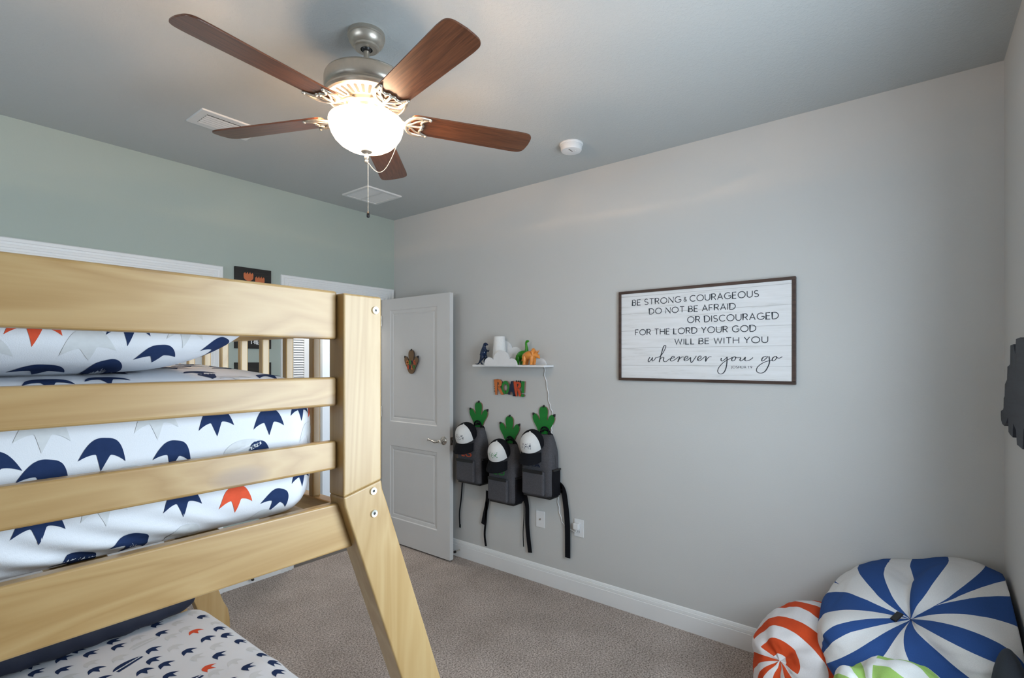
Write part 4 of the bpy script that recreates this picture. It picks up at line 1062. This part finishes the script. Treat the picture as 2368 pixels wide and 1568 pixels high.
# footprint door sign
ds = thing('door_sign', 'brown footprint plaque reading BOYS ONLY on the open door', 'sign', (2.747, 3.182, 1.420), RW)
footthing(ds, .165, .192, 'brown', 'frame', .010)
for i, (ch, mt_) in enumerate(zip('BOYS', ('orange', 'green2', 'navy', 'redor'))):
    mb = MB(); text(mb, ch, -.050+i*.027, -.031+i*.027, .078, .028, FV, .010, .0125, .007); mb.build('lettering', mt_, ds)
for i, (ch, mt_) in enumerate(zip('ONLY', ('redor', 'navy', 'orange', 'green2'))):
    mb = MB(); text(mb, ch, -.044+i*.024, -.027+i*.024, .040, .028, FV, .010, .0125, .007); mb.build('lettering', mt_, ds)

# ------------------------------------------------------------------ black plaques on the back wall
def plaque(z, label):
    r_ = thing('wall_plaque', label, 'sign', (1.671, YB, z), 0, 'black plaques between the closet and the door')
    MB().box(-.1225, -.018, 0, .1225, -.001, .2275).build('board', 'signblack', r_, bevel=.001); return r_
p1 = plaque(1.933, 'black wall plaque with two orange footprints above the bunk rail')
def paw(cx_, cz_, s_):
    pts = arc(0, -.1, .95, .85, 180, 360, 14)
    for k in range(4):
        x = .95-k*.475; pts += [(x-.0, .42+.16*(1-abs(k-.2)/2)), (x-.16, .98-.10*abs(k-1.5)), (x-.34, .66), (x-.475, .42+.16*(1-abs(k-2.8)/2))]
    return [(cx_+p[0]*s_, cz_+p[1]*s_*.95) for p in pts]
for cx_, cz_ in ((-.035, .168), (.042, .148)):
    MB().prism(paw(cx_, cz_, .034), FV, .0175, .0195).build('footprint', 'signorange', p1)
p2 = plaque(1.6095, 'black wall plaque reading T-REX seen between the bunk slats')
mb = MB(); text(mb, 'T-REX', -.022, .052, .031, .028, FV, .0175, .019, .006); mb.build('lettering', 'white', p2)
MB().prism([(.0+x*.9, .09+z*.55) for x, z in foot(.10, .19)], FV, .0175, .0195).build('footprint', 'signred', p2)
p3 = plaque(1.287, 'black wall plaque below the T-REX one, mostly hidden by the mattress')

# ------------------------------------------------------------------ navy dinosaur plaque on the front wall
tp = thing('dinosaur_plaque', 'dark navy wooden dinosaur cut-out on the wall at the right edge', 'wall decoration', (2.36, YF, 1.28), PI)
pts = [(2.700, 1.335), (2.702, 1.318), (2.695, 1.300), (2.66, 1.288), (2.61, 1.286), (2.565, 1.300), (2.515, 1.325), (2.505, 1.315), (2.50, 1.275), (2.46, 1.270), (2.40, 1.268), (2.39, 1.315), (2.33, 1.300), (2.31, 1.255), (2.20, 1.255), (2.18, 1.32), (2.06, 1.34), (2.03, 1.27), (1.95, 1.27), (1.93, 1.38), (1.86, 1.42), (1.84, 1.48), (1.90, 1.52), (2.0, 1.50), (2.08, 1.56), (2.16, 1.59), (2.25, 1.600), (2.33, 1.598), (2.345, 1.548), (2.372, 1.570), (2.385, 1.582), (2.455, 1.580), (2.460, 1.518), (2.475, 1.512), (2.525, 1.506), (2.535, 1.46), (2.565, 1.450), (2.590, 1.440), (2.595, 1.395), (2.600, 1.396), (2.622, 1.388), (2.625, 1.352), (2.640, 1.344)]
MB().prism([(2.36-x, z-1.28) for x, z in pts], FV, .002, .028).build('board', 'navywood', tp, bevel=.001)
sc_ = MB()
for a, b_ in (((2.42, 1.575), (2.42, 1.50)), ((2.33, 1.548), (2.335, 1.47)), ((2.515, 1.505), (2.515, 1.48)), ((2.575, 1.44), (2.572, 1.42)), ((2.61, 1.388), (2.608, 1.37)), ((2.45, 1.31), (2.45, 1.275)), ((2.655, 1.33), (2.652, 1.305))):
    ribbon(sc_, [(2.36-a[0], a[1]-1.28), (2.36-b_[0], b_[1]-1.28)], .006, FV, .0275, .0285)
sc_.build('carved_grooves', 'black', tp)

# ------------------------------------------------------------------ bean bags in the near right corner
def bag(name, label, mat, c, rad, axis, nst, dent, fold, seed, zmin, panel, freqs, twist=0, tip=0):
    ax = Vector(axis).normalized(); rot = Vector((0, 0, 1)).rotation_difference(ax).to_matrix().to_4x4()
    rad = Vector(rad); c = Vector(c)
    e1 = (Vector((0, 0, 1))-ax*ax.z).normalized(); e2 = ax.cross(e1)
    def f(u, v):
        ph = PI*u; th = 2*PI*(v+twist)
        d = rot @ Vector((math.sin(ph)*math.cos(th), math.sin(ph)*math.sin(th), math.cos(ph)))
        ex = .80 if not tip else .90
        sgn = lambda t: math.copysign(abs(t)**ex, t)
        k = 1-dent*math.exp(-(ph/.28)**2)-dent*.4*math.exp(-((PI-ph)/.3)**2)
        k += fold*math.exp(-((ph-.55)/.42)**2)*(math.sin(3*th+seed)+.6*math.sin(5*th+2*seed)+.4*math.sin(8*th))
        k += .05*vnoise((d.x+seed, d.y, d.z), 1.7)+.022*vnoise((d.x, d.y+seed, d.z), 5)+.010*vnoise((d.x, d.y, d.z+seed), 10)
        if tip:
            ps = math.atan2(d.dot(e2), d.dot(e1))
            k -= .36*math.exp(-((ps-.45)/.26)**2)*math.exp(-((ph-.75)/.55)**2)+.26*math.exp(-((ps+2.3)/.22)**2)*math.exp(-((ph-.7)/.5)**2)
        p = Vector((sgn(d.x)*rad.x, sgn(d.y)*rad.y, sgn(d.z)*rad.z))*k
        q_ = c+p
        q_.z += tip*(p.x*RT.x+p.y*RT.y)
        q_.x = min(q_.x, XW-.018); q_.y = max(q_.y, YF+.018); q_.z = max(q_.z, zmin+.004*(1-k))
        return q_
    def uvf(u, v, i, j):
        pn = int((j/144)*panel) % (2 if panel == 2 else 6)
        if panel == 2: return (v*freqs[0], u) if pn == 0 else (u*freqs[1]+.25, v)
        a_, b_, c_ = ((1, .5, 0), (1, -1.0, .30), (1, 1.5, .1), (1, -.8, .55), (1, 1.2, .2), (1, -1.2, .45))[pn]
        return (v*freqs[0]*a_+u*b_+c_, u)
    b = MB().grid(f, 96, 144, 0, uvf, wrap=True)
    o = b.build(name, mat, None, smooth=True, angle=80, offset=(c.x, c.y, zmin)); o.location = (c.x, c.y, zmin)
    tag(o, label, 'bean bag', 'striped bean bags in the corner')
    if tip:
        q = Vector(f(.045, .30))
        MB().box(-.022, -.012, -.002, .022, .012, .004, mat=Matrix.Translation(q-Vector((c.x, c.y, zmin))+Vector((-.008, 0, .012))) @ Matrix.Rotation(-.6, 4, 'Z') @ Matrix.Rotation(-.5, 4, 'Y')).build('carry_tab', 'black', o, bevel=.002)
    return o
bag('bean_bag', 'orange and white striped bean bag on the carpet against the wall', 'bagred', (2.49, .27, .225), (.33, .29, .235), (-.75, .50, .45), 9, .10, .03, 1.3, .002, 2, (9, 7), .15)
bag('bean_bag', 'green and white striped bean bag at the bottom edge of the picture', 'baggreen', (1.97, .03, .285), (.25, .20, .285), (-.3, .3, .9), 9, .12, .04, 4.1, .002, 2, (8, 6))
bag('bean_bag', 'blue and white striped bean bag piled on top of the others', 'bagblue', (2.50, -.015, .525), (.45, .33, .130), (-.34, .17, 1.0), 9, .60, .08, 2.2, .39, 6, (8, 7), 0, .30)
nc = thing('stand_in_cushion', 'navy cushion shape standing in for a dark smear at the bottom right corner', 'cushion', (1.94, -.217, 0))  # cushion shape put in where only a dark smear is known
def cus(u, v):
    a = 2*PI*v; x = 2*u-1; e = (1-abs(x)**4)**.35
    return (x*.19, .05*math.cos(a)*e, .345+.345*math.copysign(abs(math.sin(a))**.6, math.sin(a))*(.80+.20*e))
MB().grid(cus, 30, 40, wrap=True).build('cushion_cover', 'navycushion', nc, smooth=True, angle=80)
